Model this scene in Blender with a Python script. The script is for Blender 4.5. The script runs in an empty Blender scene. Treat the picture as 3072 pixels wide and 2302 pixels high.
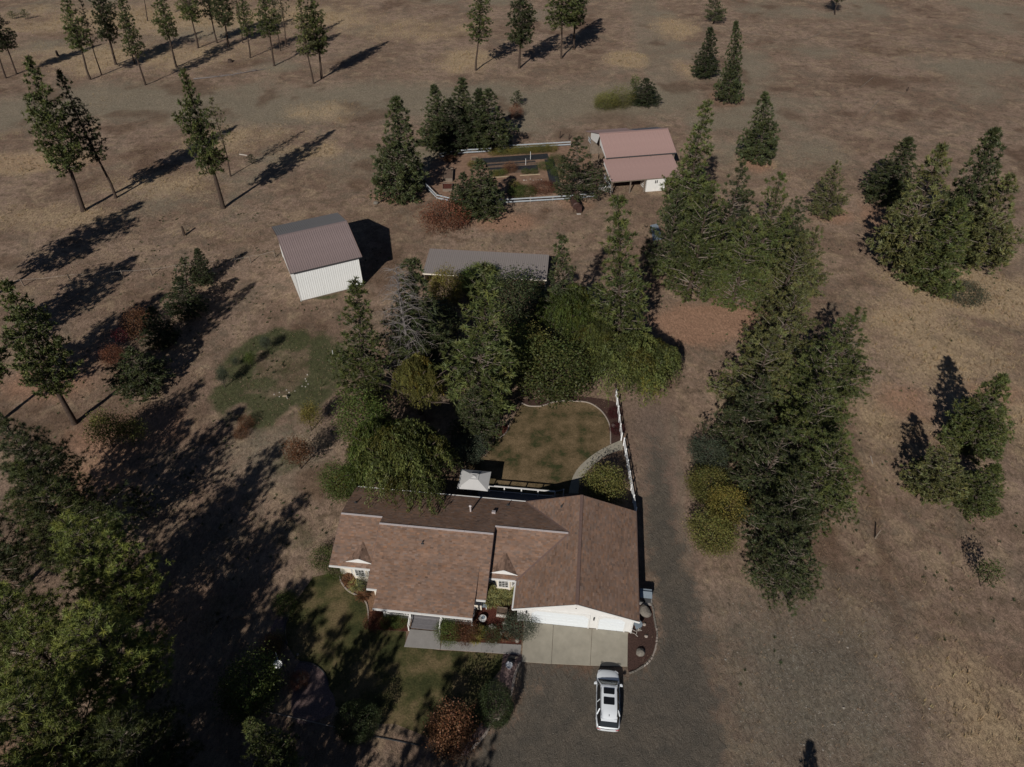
import bpy, math, random
import numpy as np
from mathutils import Vector, Matrix, noise as mnoise
R = math.radians
random.seed(7)
rng = np.random.default_rng(7)
scene = bpy.context.scene
col = scene.collection

# ---------------------------------------------------------------- camera, sky, sun, exposure
CAM_H, PITCH, FPX = 58.0, R(43.0), 2048.5
cam_data = bpy.data.cameras.new('camera'); cam = bpy.data.objects.new('camera', cam_data); col.objects.link(cam)
cam.location = (0, 0, CAM_H); cam.rotation_euler = (R(90) - PITCH, 0, 0)
cam_data.sensor_width = 36; cam_data.lens = 36 * FPX / 3072
cam_data.clip_start = .5; cam_data.clip_end = 4000
scene.camera = cam
SUN_AZ, SUN_EL = R(21.0), R(33.3)           # shadows run towards +Y turned 21 degrees to +X
world = bpy.data.worlds.new('World'); scene.world = world; world.use_nodes = True
wn = world.node_tree.nodes; wl = world.node_tree.links
bg = wn['Background']; sky = wn.new('ShaderNodeTexSky'); sky.sky_type = 'NISHITA'; sky.sun_disc = False
sky.sun_elevation = SUN_EL; sky.sun_rotation = R(180) + SUN_AZ; sky.altitude = 750; sky.air_density = .55; sky.dust_density = .2
wl.new(sky.outputs[0], bg.inputs[0]); bg.inputs[1].default_value = .05
sun_data = bpy.data.lights.new('sun', 'SUN'); sun = bpy.data.objects.new('sun', sun_data); col.objects.link(sun)
sun_data.energy = 5.0; sun_data.angle = R(.55); sun_data.color = (1, .94, .86)
sdir = Vector((math.sin(SUN_AZ) * math.cos(SUN_EL), math.cos(SUN_AZ) * math.cos(SUN_EL), -math.sin(SUN_EL)))
sun.rotation_euler = sdir.to_track_quat('-Z', 'Y').to_euler(); sun.location = (-40, -60, 80)
vs = scene.view_settings; vs.view_transform = 'Standard'; vs.look = 'None'; vs.exposure = -.15; vs.gamma = 1; vs.use_curve_mapping = False

# ---------------------------------------------------------------- survey: sight line from the camera to the height z
def at(px, py, z=0.0):
    x = (px - 1536) / FPX; y = -(py - 1151) / FPX
    r = (x, math.cos(PITCH) + y * math.sin(PITCH), -math.sin(PITCH) + y * math.cos(PITCH))
    t = (z - CAM_H) / r[2]
    return Vector((r[0] * t, r[1] * t, z))
def crop(x0, y0, s):                          # a measuring window of the survey
    return lambda x, y, z=0.0: at(x0 + x / s, y0 + y / s, z)
def height(b, tx, ty):
    x = (tx - 1536) / FPX; y = -(ty - 1151) / FPX
    r = (x, math.cos(PITCH) + y * math.sin(PITCH), -math.sin(PITCH) + y * math.cos(PITCH))
    return CAM_H + r[2] * b[1] / r[1]
HA = R(6.3)
HO = Vector((.09, 30.29, 0)); HU = Vector((math.cos(HA), -math.sin(HA), 0)); HV = Vector((math.sin(HA), math.cos(HA), 0))
def hw(u, v, z=0): return HO + HU * u + HV * v + Vector((0, 0, z))

# ---------------------------------------------------------------- materials
def mat(name, base, rough=.7, spec=.3, metal=0, var=0, vscale=3, bump=0, bscale=20, tint=False, var2=None, coord='Object', transm=0, coat=0):
    m = bpy.data.materials.new(name); m.use_nodes = True; n = m.node_tree.nodes; l = m.node_tree.links
    b = n['Principled BSDF']; b.inputs['Roughness'].default_value = rough; b.inputs['Specular IOR Level'].default_value = spec
    b.inputs['Metallic'].default_value = metal; b.inputs['Coat Weight'].default_value = coat
    rgb = n.new('ShaderNodeRGB'); rgb.outputs[0].default_value = (*base, 1); out = rgb.outputs[0]
    tc = n.new('ShaderNodeTexCoord')
    if var:
        nz = n.new('ShaderNodeTexNoise'); nz.inputs['Scale'].default_value = vscale; nz.inputs['Detail'].default_value = 6; nz.inputs['Roughness'].default_value = .65
        l.new(tc.outputs[coord], nz.inputs['Vector'])
        mr = n.new('ShaderNodeMapRange'); mr.inputs['From Min'].default_value = .3; mr.inputs['From Max'].default_value = .7
        mr.inputs['To Min'].default_value = 1 - var; mr.inputs['To Max'].default_value = 1 + var; l.new(nz.outputs[0], mr.inputs[0])
        mx = n.new('ShaderNodeVectorMath'); mx.operation = 'SCALE'; l.new(out, mx.inputs[0]); l.new(mr.outputs[0], mx.inputs['Scale']); out = mx.outputs[0]
    if tint:
        at_ = n.new('ShaderNodeAttribute'); at_.attribute_name = 'tint'
        mx = n.new('ShaderNodeVectorMath'); mx.operation = 'MULTIPLY'; l.new(out, mx.inputs[0]); l.new(at_.outputs['Color'], mx.inputs[1]); out = mx.outputs[0]
    l.new(out, b.inputs['Base Color'])
    if bump:
        nb = n.new('ShaderNodeTexNoise'); nb.inputs['Scale'].default_value = bscale; nb.inputs['Detail'].default_value = 5
        l.new(tc.outputs[coord], nb.inputs['Vector'])
        bp = n.new('ShaderNodeBump'); bp.inputs['Strength'].default_value = bump; bp.inputs['Distance'].default_value = .05
        l.new(nb.outputs[0], bp.inputs['Height']); l.new(bp.outputs[0], b.inputs['Normal'])
    return m
def foliage(name, base, trans=.12):
    m = bpy.data.materials.new(name); m.use_nodes = True; n = m.node_tree.nodes; l = m.node_tree.links
    b = n['Principled BSDF']; b.inputs['Roughness'].default_value = .55; b.inputs['Specular IOR Level'].default_value = .25
    rgb = n.new('ShaderNodeRGB'); rgb.outputs[0].default_value = (*base, 1)
    a = n.new('ShaderNodeAttribute'); a.attribute_name = 'tint'
    mx = n.new('ShaderNodeVectorMath'); mx.operation = 'MULTIPLY'; l.new(rgb.outputs[0], mx.inputs[0]); l.new(a.outputs['Color'], mx.inputs[1])
    oi = n.new('ShaderNodeObjectInfo'); mr = n.new('ShaderNodeMapRange'); mr.inputs['To Min'].default_value = .82; mr.inputs['To Max'].default_value = 1.18
    l.new(oi.outputs['Random'], mr.inputs[0])
    m2 = n.new('ShaderNodeVectorMath'); m2.operation = 'SCALE'; l.new(mx.outputs[0], m2.inputs[0]); l.new(mr.outputs[0], m2.inputs['Scale'])
    l.new(m2.outputs[0], b.inputs['Base Color'])
    t = n.new('ShaderNodeBsdfTranslucent'); l.new(m2.outputs[0], t.inputs[0]); ms = n.new('ShaderNodeMixShader'); ms.inputs[0].default_value = trans
    l.new(b.outputs[0], ms.inputs[1]); l.new(t.outputs[0], ms.inputs[2]); l.new(ms.outputs[0], n['Material Output'].inputs[0])
    return m
M = dict(
    white=mat('white_paint', (.62, .62, .61), .5, .3, var=.05, vscale=1.5),
    white_metal=mat('white_metal_siding', (.66, .68, .68), .45, .4, var=.05, vscale=.7),
    cream=mat('cream_siding', (.62, .57, .49), .6, .3, var=.05, vscale=2),
    vinyl=mat('white_vinyl', (.74, .75, .76), .35, .4),
    garage=mat('garage_door_paint', (.64, .68, .71), .4, .4),
    concrete=mat('concrete', (.265, .245, .20), .85, .2, var=.14, vscale=.9, bump=.15, bscale=30),
    concrete_grey=mat('grey_concrete', (.235, .225, .215), .85, .2, var=.1, vscale=1.2, bump=.15, bscale=30),
    curb=mat('curb_concrete', (.27, .23, .2), .85, .2, var=.15, vscale=3),
    shingle=mat('roof_shingles', (.185, .122, .092), .95, .05, tint=True, var=.15, vscale=.6),
    ridge=mat('ridge_shingles', (.14, .095, .083), .95, .05, var=.12, vscale=5),
    flashing=mat('pale_ridge_strip', (.42, .38, .38), .5, .4, var=.08, vscale=4),
    glass=mat('window_glass', (.012, .014, .016), .06, .6),
    black=mat('black_metal', (.015, .015, .017), .45, .4),
    darkgrey=mat('dark_grey_plastic', (.04, .042, .045), .5, .4),
    deckwood=mat('grey_deck_boards', (.15, .145, .155), .7, .25, var=.1, vscale=4),
    carport=mat('carport_roof_metal', (.205, .182, .172), .4, .5, var=.06, vscale=.5),
    barnroof=mat('mauve_roof_metal', (.19, .148, .145), .5, .3, var=.12, vscale=.35),
    redroof=mat('faded_red_roof_metal', (.30, .20, .182), .5, .4, var=.08, vscale=.4),
    slateroof=mat('slate_roof_metal', (.075, .075, .09), .5, .4),
    wood=mat('weathered_wood', (.16, .13, .105), .9, .15, var=.25, vscale=3),
    palewood=mat('pale_wood', (.33, .26, .18), .85, .2, var=.15, vscale=3),
    bark=mat('pine_bark', (.055, .04, .032), .95, .1, var=.35, vscale=4, bump=.6, bscale=9),
    barkgrey=mat('grey_dead_bark', (.15, .135, .13), .9, .15, var=.25, vscale=4),
    bough=mat('bough_bark', (.15, .125, .105), .95, .1, var=.3, vscale=4),
    twig=mat('twig_bark', (.07, .055, .045), .95, .1, var=.3, vscale=6),
    mulch=mat('red_bark_mulch', (.085, .03, .022), .95, .1, var=.5, vscale=9, bump=1, bscale=25, coord='Object'),
    darkmulch=mat('brown_bark_mulch', (.06, .036, .03), .95, .1, var=.5, vscale=9, bump=1, bscale=25),
    pinkrock=mat('pink_landscape_rock', (.15, .105, .1), .9, .2, var=.6, vscale=11, bump=1, bscale=22),
    rock=mat('grey_boulder', (.16, .145, .125), .9, .2, var=.3, vscale=5, bump=.5, bscale=12),
    palerock=mat('pale_stone', (.34, .31, .28), .9, .2, var=.25, vscale=6, bump=.4, bscale=15),
    soil=mat('garden_soil', (.12, .085, .065), .95, .1, var=.35, vscale=4, bump=.6, bscale=12),
    railgrey=mat('grey_white_rail', (.40, .43, .46), .5, .4, var=.15, vscale=3),
    fabric=mat('black_weed_fabric', (.022, .024, .028), .8, .2, var=.4, vscale=2.5, bump=.4, bscale=6),
    canvas=mat('pale_grey_canvas', (.42, .42, .42), .8, .2, var=.04, vscale=2),
    rust=mat('rusty_brown_steel', (.045, .022, .018), .65, .35, var=.35, vscale=4),
    blue=mat('blue_grey_metal', (.19, .23, .27), .4, .4, var=.1, vscale=3),
    paint=mat('white_car_paint', (.66, .7, .74), .22, .5, coat=.6),
    carglass=mat('tinted_car_glass', (.010, .011, .013), .05, .6),
    windshield=mat('windshield_glass', (.05, .065, .055), .07, .6),
    tyre=mat('tyre_rubber', (.015, .015, .015), .85, .2),
    rim=mat('alloy_rim', (.35, .35, .36), .3, .5, metal=.8),
    chrome=mat('chrome_trim', (.5, .5, .52), .2, .5, metal=.9),
    redlamp=mat('red_lamp_lens', (.25, .01, .01), .2, .5),
    lamp=mat('clear_lamp_lens', (.5, .52, .55), .12, .6),
)
F = dict(
    pine=foliage('pine_needles', (.062, .076, .024)),
    pine_dark=foliage('dark_pine_needles', (.042, .052, .021)),
    pine_bright=foliage('bright_pine_needles', (.128, .152, .038)),
    pine_olive=foliage('olive_pine_needles', (.084, .09, .034)),
    fir=foliage('dark_fir_needles', (.031, .040, .017), .15),
    willow=foliage('willow_leaves', (.095, .112, .034), .35),
    leaf=foliage('green_leaves', (.09, .12, .03), .35),
    yellow=foliage('yellow_leaves', (.21, .18, .045), .35),
    yellowgreen=foliage('yellow_green_leaves', (.155, .152, .045), .35),
    orange=foliage('orange_leaves', (.15, .072, .036), .3),
    rustred=foliage('rust_red_leaves', (.17, .07, .04), .3),
    darkred=foliage('dark_red_leaves', (.07, .012, .016), .3),
    greygreen=foliage('grey_green_leaves', (.07, .085, .055), .3),
    topiary=foliage('clipped_shrub_leaves', (.045, .062, .022), .2),
    drygrass=foliage('dry_grass_blades', (.31, .225, .15), .3),
    tan=foliage('tan_grass_blades', (.34, .25, .14), .3),
    orn=foliage('striped_grass_blades', (.22, .21, .08), .3),
)

# ---------------------------------------------------------------- object helpers
def link(o, parent=None):
    col.objects.link(o)
    if parent is not None: o.parent = parent
    return o
def tag(o, label=None, cat=None, group=None, kind=None):
    if label: o['label'] = label
    if cat: o['category'] = cat
    if group: o['group'] = group
    if kind: o['kind'] = kind
    return o
def empty(name, loc=(0, 0, 0), rz=0, label=None, cat=None, group=None, kind=None):
    o = bpy.data.objects.new(name, None); o.location = loc; o.rotation_euler = (0, 0, rz); o.empty_display_size = .5
    return tag(link(o), label, cat, group, kind)
class MB:
    def __init__(s): s.v = []; s.f = []
    def add(s, vs_, fs):
        n = len(s.v); s.v += [tuple(p) for p in vs_]; s.f += [tuple(i + n for i in f) for f in fs]; return s
    def box(s, x0, x1, y0, y1, z0, z1):
        return s.add([(x0, y0, z0), (x1, y0, z0), (x1, y1, z0), (x0, y1, z0), (x0, y0, z1), (x1, y0, z1), (x1, y1, z1), (x0, y1, z1)],
                     [(0, 3, 2, 1), (4, 5, 6, 7), (0, 1, 5, 4), (1, 2, 6, 5), (2, 3, 7, 6), (3, 0, 4, 7)])
    def beam(s, p, q, w, h, up=(0, 0, 1)):
        p = Vector(p); q = Vector(q); d = (q - p).normalized(); up = Vector(up)
        sd = d.cross(up)
        if sd.length < 1e-4: sd = d.cross(Vector((0, 1, 0)))
        sd.normalize(); u = sd.cross(d).normalized()
        vs_ = [c + sd * a * w / 2 + u * b * h / 2 for c in (p, q) for a, b in ((-1, -1), (1, -1), (1, 1), (-1, 1))]
        return s.add(vs_, [(0, 1, 2, 3), (7, 6, 5, 4), (0, 4, 5, 1), (1, 5, 6, 2), (2, 6, 7, 3), (3, 7, 4, 0)])
    def tube(s, pts, rad, n=8, caps=True):
        pts = [Vector(p) for p in pts]
        if not hasattr(rad, '__len__'): rad = [rad] * len(pts)
        vs_ = []; prev = None
        for i, p in enumerate(pts):
            d = (pts[min(i + 1, len(pts) - 1)] - pts[max(i - 1, 0)]).normalized()
            if prev is None:
                a = Vector((1, 0, 0)) if abs(d.x) < .9 else Vector((0, 1, 0)); prev = d.cross(a).normalized()
            prev = (prev - d * prev.dot(d)).normalized(); b = d.cross(prev)
            for k in range(n):
                t = 2 * math.pi * k / n; vs_.append(p + (prev * math.cos(t) + b * math.sin(t)) * rad[i])
        fs = []
        for i in range(len(pts) - 1):
            for k in range(n):
                k2 = (k + 1) % n; fs.append((i * n + k, i * n + k2, (i + 1) * n + k2, (i + 1) * n + k))
        if caps: fs.append(tuple(range(n - 1, -1, -1))); fs.append(tuple((len(pts) - 1) * n + k for k in range(n)))
        return s.add(vs_, fs)
    def lathe(s, prof, c=(0, 0, 0), n=16):
        c = Vector(c); vs_ = []; fs = []
        for r_, z in prof:
            for k in range(n):
                t = 2 * math.pi * k / n; vs_.append(c + Vector((r_ * math.cos(t), r_ * math.sin(t), z)))
        for i in range(len(prof) - 1):
            for k in range(n):
                k2 = (k + 1) % n; fs.append((i * n + k, i * n + k2, (i + 1) * n + k2, (i + 1) * n + k))
        fs.append(tuple(range(n - 1, -1, -1))); fs.append(tuple((len(prof) - 1) * n + k for k in range(n)))
        return s.add(vs_, fs)
    def prism(s, poly, z0, z1):            # poly: list of (x,y), counter-clockwise
        n = len(poly)
        if sum(poly[i][0] * poly[(i + 1) % n][1] - poly[(i + 1) % n][0] * poly[i][1] for i in range(n)) < 0: poly = list(poly)[::-1]
        vs_ = [(p[0], p[1], z0) for p in poly] + [(p[0], p[1], z1) for p in poly]
        return s.add(vs_, [tuple(range(n - 1, -1, -1)), tuple(range(n, 2 * n))] + [(i, (i + 1) % n, n + (i + 1) % n, n + i) for i in range(n)])
    def extr(s, poly3, off):               # extrude a 3-D polygon by an offset vector
        n = len(poly3); off = Vector(off); a = [Vector(p) for p in poly3]
        return s.add(a + [p + off for p in a], [tuple(range(n - 1, -1, -1)), tuple(range(n, 2 * n))] + [(i, (i + 1) % n, n + (i + 1) % n, n + i) for i in range(n)])
    def build(s, name, m, parent=None, smooth=False, bevel=0, **kw):
        me = bpy.data.meshes.new(name); me.from_pydata([tuple(p) for p in s.v], [], s.f); me.materials.append(m)
        import bmesh as _b
        bm = _b.new(); bm.from_mesh(me); _b.ops.recalc_face_normals(bm, faces=bm.faces)
        if bevel: _b.ops.bevel(bm, geom=bm.edges[:], offset=bevel, segments=1, affect='EDGES')
        bm.to_mesh(me); bm.free()
        if smooth: me.polygons.foreach_set('use_smooth', [True] * len(me.polygons))
        o = bpy.data.objects.new(name, me); link(o, parent); tag(o, **kw)
        return o
def part(name, m, parent, fn, **kw):
    b = MB(); fn(b); return b.build(name, m, parent, **kw)
def clone(o, parent=None, **kw):
    c = o.copy(); link(c); c.parent = parent
    if 'group' in kw or 'label' in kw: tag(c, **kw)
    return c
def clone_tree(root, loc, rz=0, scale=None):
    c = root.copy(); link(c); c.parent = None; c.location = loc; c.rotation_euler = (0, 0, rz)
    if scale: c.scale = scale
    for ch in list(root.children):
        d = ch.copy(); link(d); d.parent = c
        for g in list(ch.children):
            e = g.copy(); link(e); e.parent = d
    return c
def np_mesh(name, V, T, mats, tint=None):      # triangles from numpy arrays
    me = bpy.data.meshes.new(name); nv, nt = len(V), len(T)
    me.vertices.add(nv); me.vertices.foreach_set('co', np.asarray(V, np.float32).ravel())
    me.loops.add(nt * 3); me.loops.foreach_set('vertex_index', np.asarray(T, np.int32).ravel())
    me.polygons.add(nt); me.polygons.foreach_set('loop_start', np.arange(nt, dtype=np.int32) * 3)
    me.polygons.foreach_set('loop_total', np.full(nt, 3, np.int32))
    me.update(calc_edges=True)
    if tint is not None:
        a = me.color_attributes.new('tint', 'FLOAT_COLOR', 'POINT'); c = np.ones((nv, 4), np.float32); c[:, :3] = tint; a.data.foreach_set('color', c.ravel())
    me.polygons.foreach_set('use_smooth', [False] * nt)
    for m in mats: me.materials.append(m)
    return me
# ================================================================ THE GROUND
def inside(P, poly):
    x, y = P[:, 0], P[:, 1]; r_ = np.zeros(len(P), bool); n = len(poly)
    for i in range(n):
        x0, y0 = poly[i]; x1, y1 = poly[(i + 1) % n]
        c = ((y0 > y) != (y1 > y)) & (x < (x1 - x0) * (y - y0) / ((y1 - y0) or 1e-9) + x0); r_ ^= c
    return r_
def seg_dist(P, poly, closed=True):
    d = np.full(len(P), 1e9); n = len(poly)
    for i in range(n if closed else n - 1):
        a = np.array(poly[i][:2]); b = np.array(poly[(i + 1) % n][:2]); ab = b - a
        t = np.clip(((P - a) @ ab) / (ab @ ab + 1e-9), 0, 1); d = np.minimum(d, np.linalg.norm(P - (a + t[:, None] * ab), axis=1))
    return d
def soft_poly(P, poly, w):
    d = seg_dist(P, poly); d = np.where(inside(P, poly), d, -d); return np.clip(.5 + d / w * .5, 0, 1)
def soft_line(P, line, hw_, w):
    return np.clip(1 - (seg_dist(P, line, False) - hw_) / w, 0, 1)
def blob(P, c, rx, ry, rot=0, soft=.5):
    d = P - np.array(c[:2]); cr, sr = math.cos(rot), math.sin(rot)
    q = np.sqrt(((d[:, 0] * cr + d[:, 1] * sr) / rx) ** 2 + ((-d[:, 0] * sr + d[:, 1] * cr) / ry) ** 2)
    return np.clip((1 - q) / soft, 0, 1)
D = lambda x, y, z=0.0: at(x * 1.38879, y * 1.38879, z)     # survey in the 2212 wide window
def DP(*pts): return [tuple(D(*p)[:2]) for p in pts]
def vnoise(P, s, seed=0, oct=3):
    # value noise in numpy
    out = np.zeros(len(P)); amp = 1; tot = 0
    for o in range(oct):
        q = P * s * (2 ** o) + seed * 17.3 + o * 5.1; i = np.floor(q).astype(np.int64); f = q - i; f = f * f * (3 - 2 * f)
        def h(ix, iy):
            n = (ix * 374761393 + iy * 668265263 + seed * 1274126177) & 0xffffffff
            n = ((n ^ (n >> 13)) * 1103515245) & 0xffffffff; return ((n ^ (n >> 16)) & 0xffff) / 65535.0
        a = h(i[:, 0], i[:, 1]); b = h(i[:, 0] + 1, i[:, 1]); c = h(i[:, 0], i[:, 1] + 1); d = h(i[:, 0] + 1, i[:, 1] + 1)
        out += amp * ((a * (1 - f[:, 0]) + b * f[:, 0]) * (1 - f[:, 1]) + (c * (1 - f[:, 0]) + d * f[:, 0]) * f[:, 1]); tot += amp; amp *= .5
    return out / tot
COURT = DP((1133, 1440), (1150, 1500), (1090, 1560), (1040, 1640), (1010, 1700), (1560, 1700), (1545, 1500), (1525, 1380), (1495, 1290), (1480, 1220), (1466, 1100), (1462, 980),
           (1430, 880), (1380, 870), (1378, 960), (1392, 1120), (1402, 1200), (1412, 1300), (1425, 1390), (1400, 1440), (1345, 1452))
LANE = DP((1345, 865), (1378, 1000), (1392, 1120), (1400, 1200), (1500, 1200), (1480, 1000), (1445, 870), (1400, 850))
TRACK = DP((1830, 960), (1880, 1060), (1905, 1200), (1935, 1320), (1962, 1450), (1985, 1600), (1998, 1700))
def covers(P):
    """cover strengths per point: gravel, needles, green, yellow grass, grey soil, dark brown"""
    w = P + 1.2 * (np.stack([vnoise(P, .35, 3), vnoise(P, .35, 4)], 1) - .5)
    gravel = soft_poly(w + 2.2 * (np.stack([vnoise(P, .9, 13, 2), vnoise(P, .9, 14, 2)], 1) - .5), COURT, 2.2)
    far = np.clip((P[:, 1] - 40) / 24 + (vnoise(P, .5, 77, 3) - .5) * .8, 0, 1)
    lane = soft_poly(w, LANE, 2.5)
    stony = .75 * soft_poly(w, DP((1560, 1330), (1750, 1290), (1900, 1330), (1950, 1450), (1990, 1700), (1560, 1700)), 5)
    needles = np.zeros(len(P))
    for c, rx, ry, s in (((860, 425), 7, 4, .9), ((950, 480), 5, 4, .6), ((1090, 480), 9, 5, .8), ((1240, 440), 6, 4, .5), ((1000, 350), 7, 4, .9), ((1040, 370), 9, 4, .6),
                         ((1500, 700), 9, 7, .95), ((1570, 690), 9, 6, .95), ((1570, 210), 6, 8, .6), ((1630, 350), 5, 8, .8), ((1800, 465), 6, 5, .7), ((1900, 480), 5, 12, .6),
                         ((180, 780), 10, 9, .4), ((250, 950), 9, 6, .75), ((330, 930), 7, 6, .6), ((180, 1050), 9, 7, .8), ((100, 830), 9, 5, .8), ((400, 1340), 5, 7, .5), ((1960, 870), 6, 6, .6),
                         ((2150, 850), 8, 4, .5), ((1080, 450), 20, 4, .25), ((90, 350), 30, 9, .35), ((60, 1620), 8, 5, .5), ((1040, 770), 5, 5, .2)):
        needles = np.maximum(needles, s * blob(w, D(*c), rx, ry, 0, .7))
    green = np.zeros(len(P))
    ring = at(640 + 900 / 4.48, 980 + 620 / 4.48)
    d = np.linalg.norm((w - np.array(ring[:2])) / np.array([1.0, 1.12]), axis=1)
    rg = np.clip(1 - np.abs(d - 6.0) / 3.2, 0, 1) * np.clip(2.2 * vnoise(P, .33, 9) - .25, 0, 1); green = np.maximum(green, np.clip(rg * 1.9, 0, 1))
    green = np.maximum(green, .45 * blob(w, ring, 11, 10, 0, .5))
    for c, rx, ry, s in (((700, 640), 3.5, .8, .9), ((560, 830), 5, 3, .7), ((620, 1000), 3, 3, .5), ((520, 900), 4, 3, .4), ((1000, 450), 3, 1, .4), ((640, 1150), 6, 4, .35),
                         ((480, 1330), 5, 4, .3), ((600, 900), 9, 7, .25), ((880, 545), 3, 1, .25), ((1480, 240), 5, 4, .25)):
        green = np.maximum(green, s * blob(w, D(*c), rx, ry, .1, .7))
    yellow = np.zeros(len(P))
    for c, rx, ry, s in (((1355, 130), 8, 9, 1), ((1010, 130), 12, 14, .6), ((520, 300), 20, 12, .45), ((640, 330), 14, 8, .5), ((340, 400), 20, 9, .45), ((60, 350), 16, 7, .8),
                         ((100, 470), 22, 8, .6), ((2100, 640), 18, 10, .9), ((1990, 700), 12, 9, .8), ((2060, 760), 16, 13, .7), ((2170, 870), 14, 16, .6), ((1960, 900), 10, 12, .45), ((1950, 1100), 12, 12, .3), ((2130, 1550), 8, 9, .45), ((2000, 600), 12, 5, .7),
                         ((430, 500), 18, 6, .3), ((1450, 60), 9, 18, .7), ((1480, 150), 5, 12, .5), ((250, 120), 60, 22, .5), ((400, 40), 80, 25, .7), ((1640, 480), 5, 5, .7), ((1640, 350), 5, 4, .6),
                         ((180, 1040), 8, 6, .7), ((700, 240), 14, 10, .45), ((880, 60), 30, 20, .4), ((2000, 120), 40, 20, .15), ((820, 350), 10, 8, .2)):
        yellow = np.maximum(yellow, s * blob(w, D(*c), rx, ry, 0, .8))
    vn = vnoise(P, .09, 21, 4); yellow = np.clip(yellow * (.35 + 1.5 * vn) * (.55 + vnoise(P, .5, 22, 3)) + np.clip(vn - .62, 0, 1) * 1.2, 0, 1)
    grey = .7 * np.clip((vnoise(P, .06, 5, 4) - .45) * 3, 0, 1) * np.clip((P[:, 1] - 75) / 40, 0, 1)
    grey = np.maximum(grey, .8 * soft_line(w, DP((0, 250), (200, 215), (600, 235), (800, 210), (1100, 230), (1420, 210)), 4, 14))
    grey = np.maximum(grey, .55 * blob(w, D(600, 980), 12, 9, 0, .8)); grey = np.maximum(grey, .6 * stony)
    grey = np.maximum(grey, .5 * soft_line(w, DP((1390, 0), (1410, 120), (1460, 240)), 3, 4))
    dark = np.clip((vnoise(P, .12, 8, 4) - .6) * 3.5, 0, .6)
    dark = np.maximum(dark, .55 * soft_line(w, TRACK, .25, .7)); dark = np.maximum(dark, .75 * blob(w, D(1880, 175), 14, 9, 0, .8)); dark = np.maximum(dark, .5 * blob(w, D(1310, 255), 12, 8, 0, .8))
    for ln in (((1640, 1200), (1690, 1400), (1720, 1700)), ((1690, 1190), (1745, 1400), (1785, 1700)), ((860, 470), (940, 430), (1000, 395)), ((1760, 1080), (1800, 1250), (1850, 1450))): dark = np.maximum(dark, .42 * soft_line(w, DP(*ln), .3, .8))
    for ln in (((1418, 900), (1428, 1050), (1440, 1200)), ((1452, 900), (1466, 1050), (1480, 1200))): grey = np.maximum(grey, .6 * soft_line(w, DP(*ln), .3, .6))
    dark = np.maximum(dark, .5 * blob(w, D(1100, 1500), 5, 5, 0, .8))
    return gravel, far, lane, needles, green, yellow, grey, dark, stony

def axis(segs):
    out = [segs[0][0]]
    for a, b, st in segs:
        n = max(1, int(round((b - a) / st))); out += list(a + (b - a) * (np.arange(n) + 1) / n)
    return np.array(out)
xs = axis([(-2500, -400, 300), (-400, -180, 20), (-180, -60, 1.1), (-60, 60, .5), (60, 180, 1.1), (180, 400, 20), (400, 2500, 300)])
ys = axis([(-1500, -100, 200), (-100, 8, 9), (8, 70, .5), (70, 130, .8), (130, 270, 1.3), (270, 500, 20), (500, 3500, 300)])
GX, GY = np.meshgrid(xs, ys); P = np.stack([GX.ravel(), GY.ravel()], 1)
far_w = np.clip((np.abs(P[:, 0]) - 18) / 12, 0, 1) ; far_w = np.maximum(far_w, np.clip((P[:, 1] - 66) / 10, 0, 1)) * np.clip(1 - np.maximum(np.abs(P[:, 0]) - 250, 0) / 150, 0, 1)
flat = np.ones(len(P))
for c, r_ in (((-26, 87), 12), ((-4, 85), 14), ((23, 120), 16), ((-2, 118), 20), ((8, 30), 30)): flat *= np.clip((np.linalg.norm(P - np.array(c), axis=1) - r_) / 6, 0, 1)
Z = (vnoise(P, .5, 31, 3) - .5) * .22 * far_w * flat + (vnoise(P, 1.6, 33, 2) - .5) * .10 * far_w * flat
g, far, lane, nd, gn, ye, gr, dk, st = covers(P)
V = np.column_stack([P, Z]); nx = len(xs); idx = np.arange(len(P)).reshape(GX.shape)
q = np.stack([idx[:-1, :-1].ravel(), idx[:-1, 1:].ravel(), idx[1:, 1:].ravel(), idx[1:, :-1].ravel()], 1)
me = bpy.data.meshes.new('ground'); me.vertices.add(len(V)); me.vertices.foreach_set('co', V.astype(np.float32).ravel())
me.loops.add(q.size); me.loops.foreach_set('vertex_index', q.astype(np.int32).ravel()); me.polygons.add(len(q))
me.polygons.foreach_set('loop_start', np.arange(len(q), dtype=np.int32) * 4); me.polygons.foreach_set('loop_total', np.full(len(q), 4, np.int32)); me.update(calc_edges=True)
for nm, chans in (('cov_a', (g * (1 - far), nd, gn)), ('cov_b', (ye, gr, dk)), ('cov_c', (lane, st, g * far))):
    a = me.color_attributes.new(nm, 'FLOAT_COLOR', 'POINT'); c = np.ones((len(V), 4), np.float32); c[:, 0], c[:, 1], c[:, 2] = chans; a.data.foreach_set('color', c.ravel())
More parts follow.
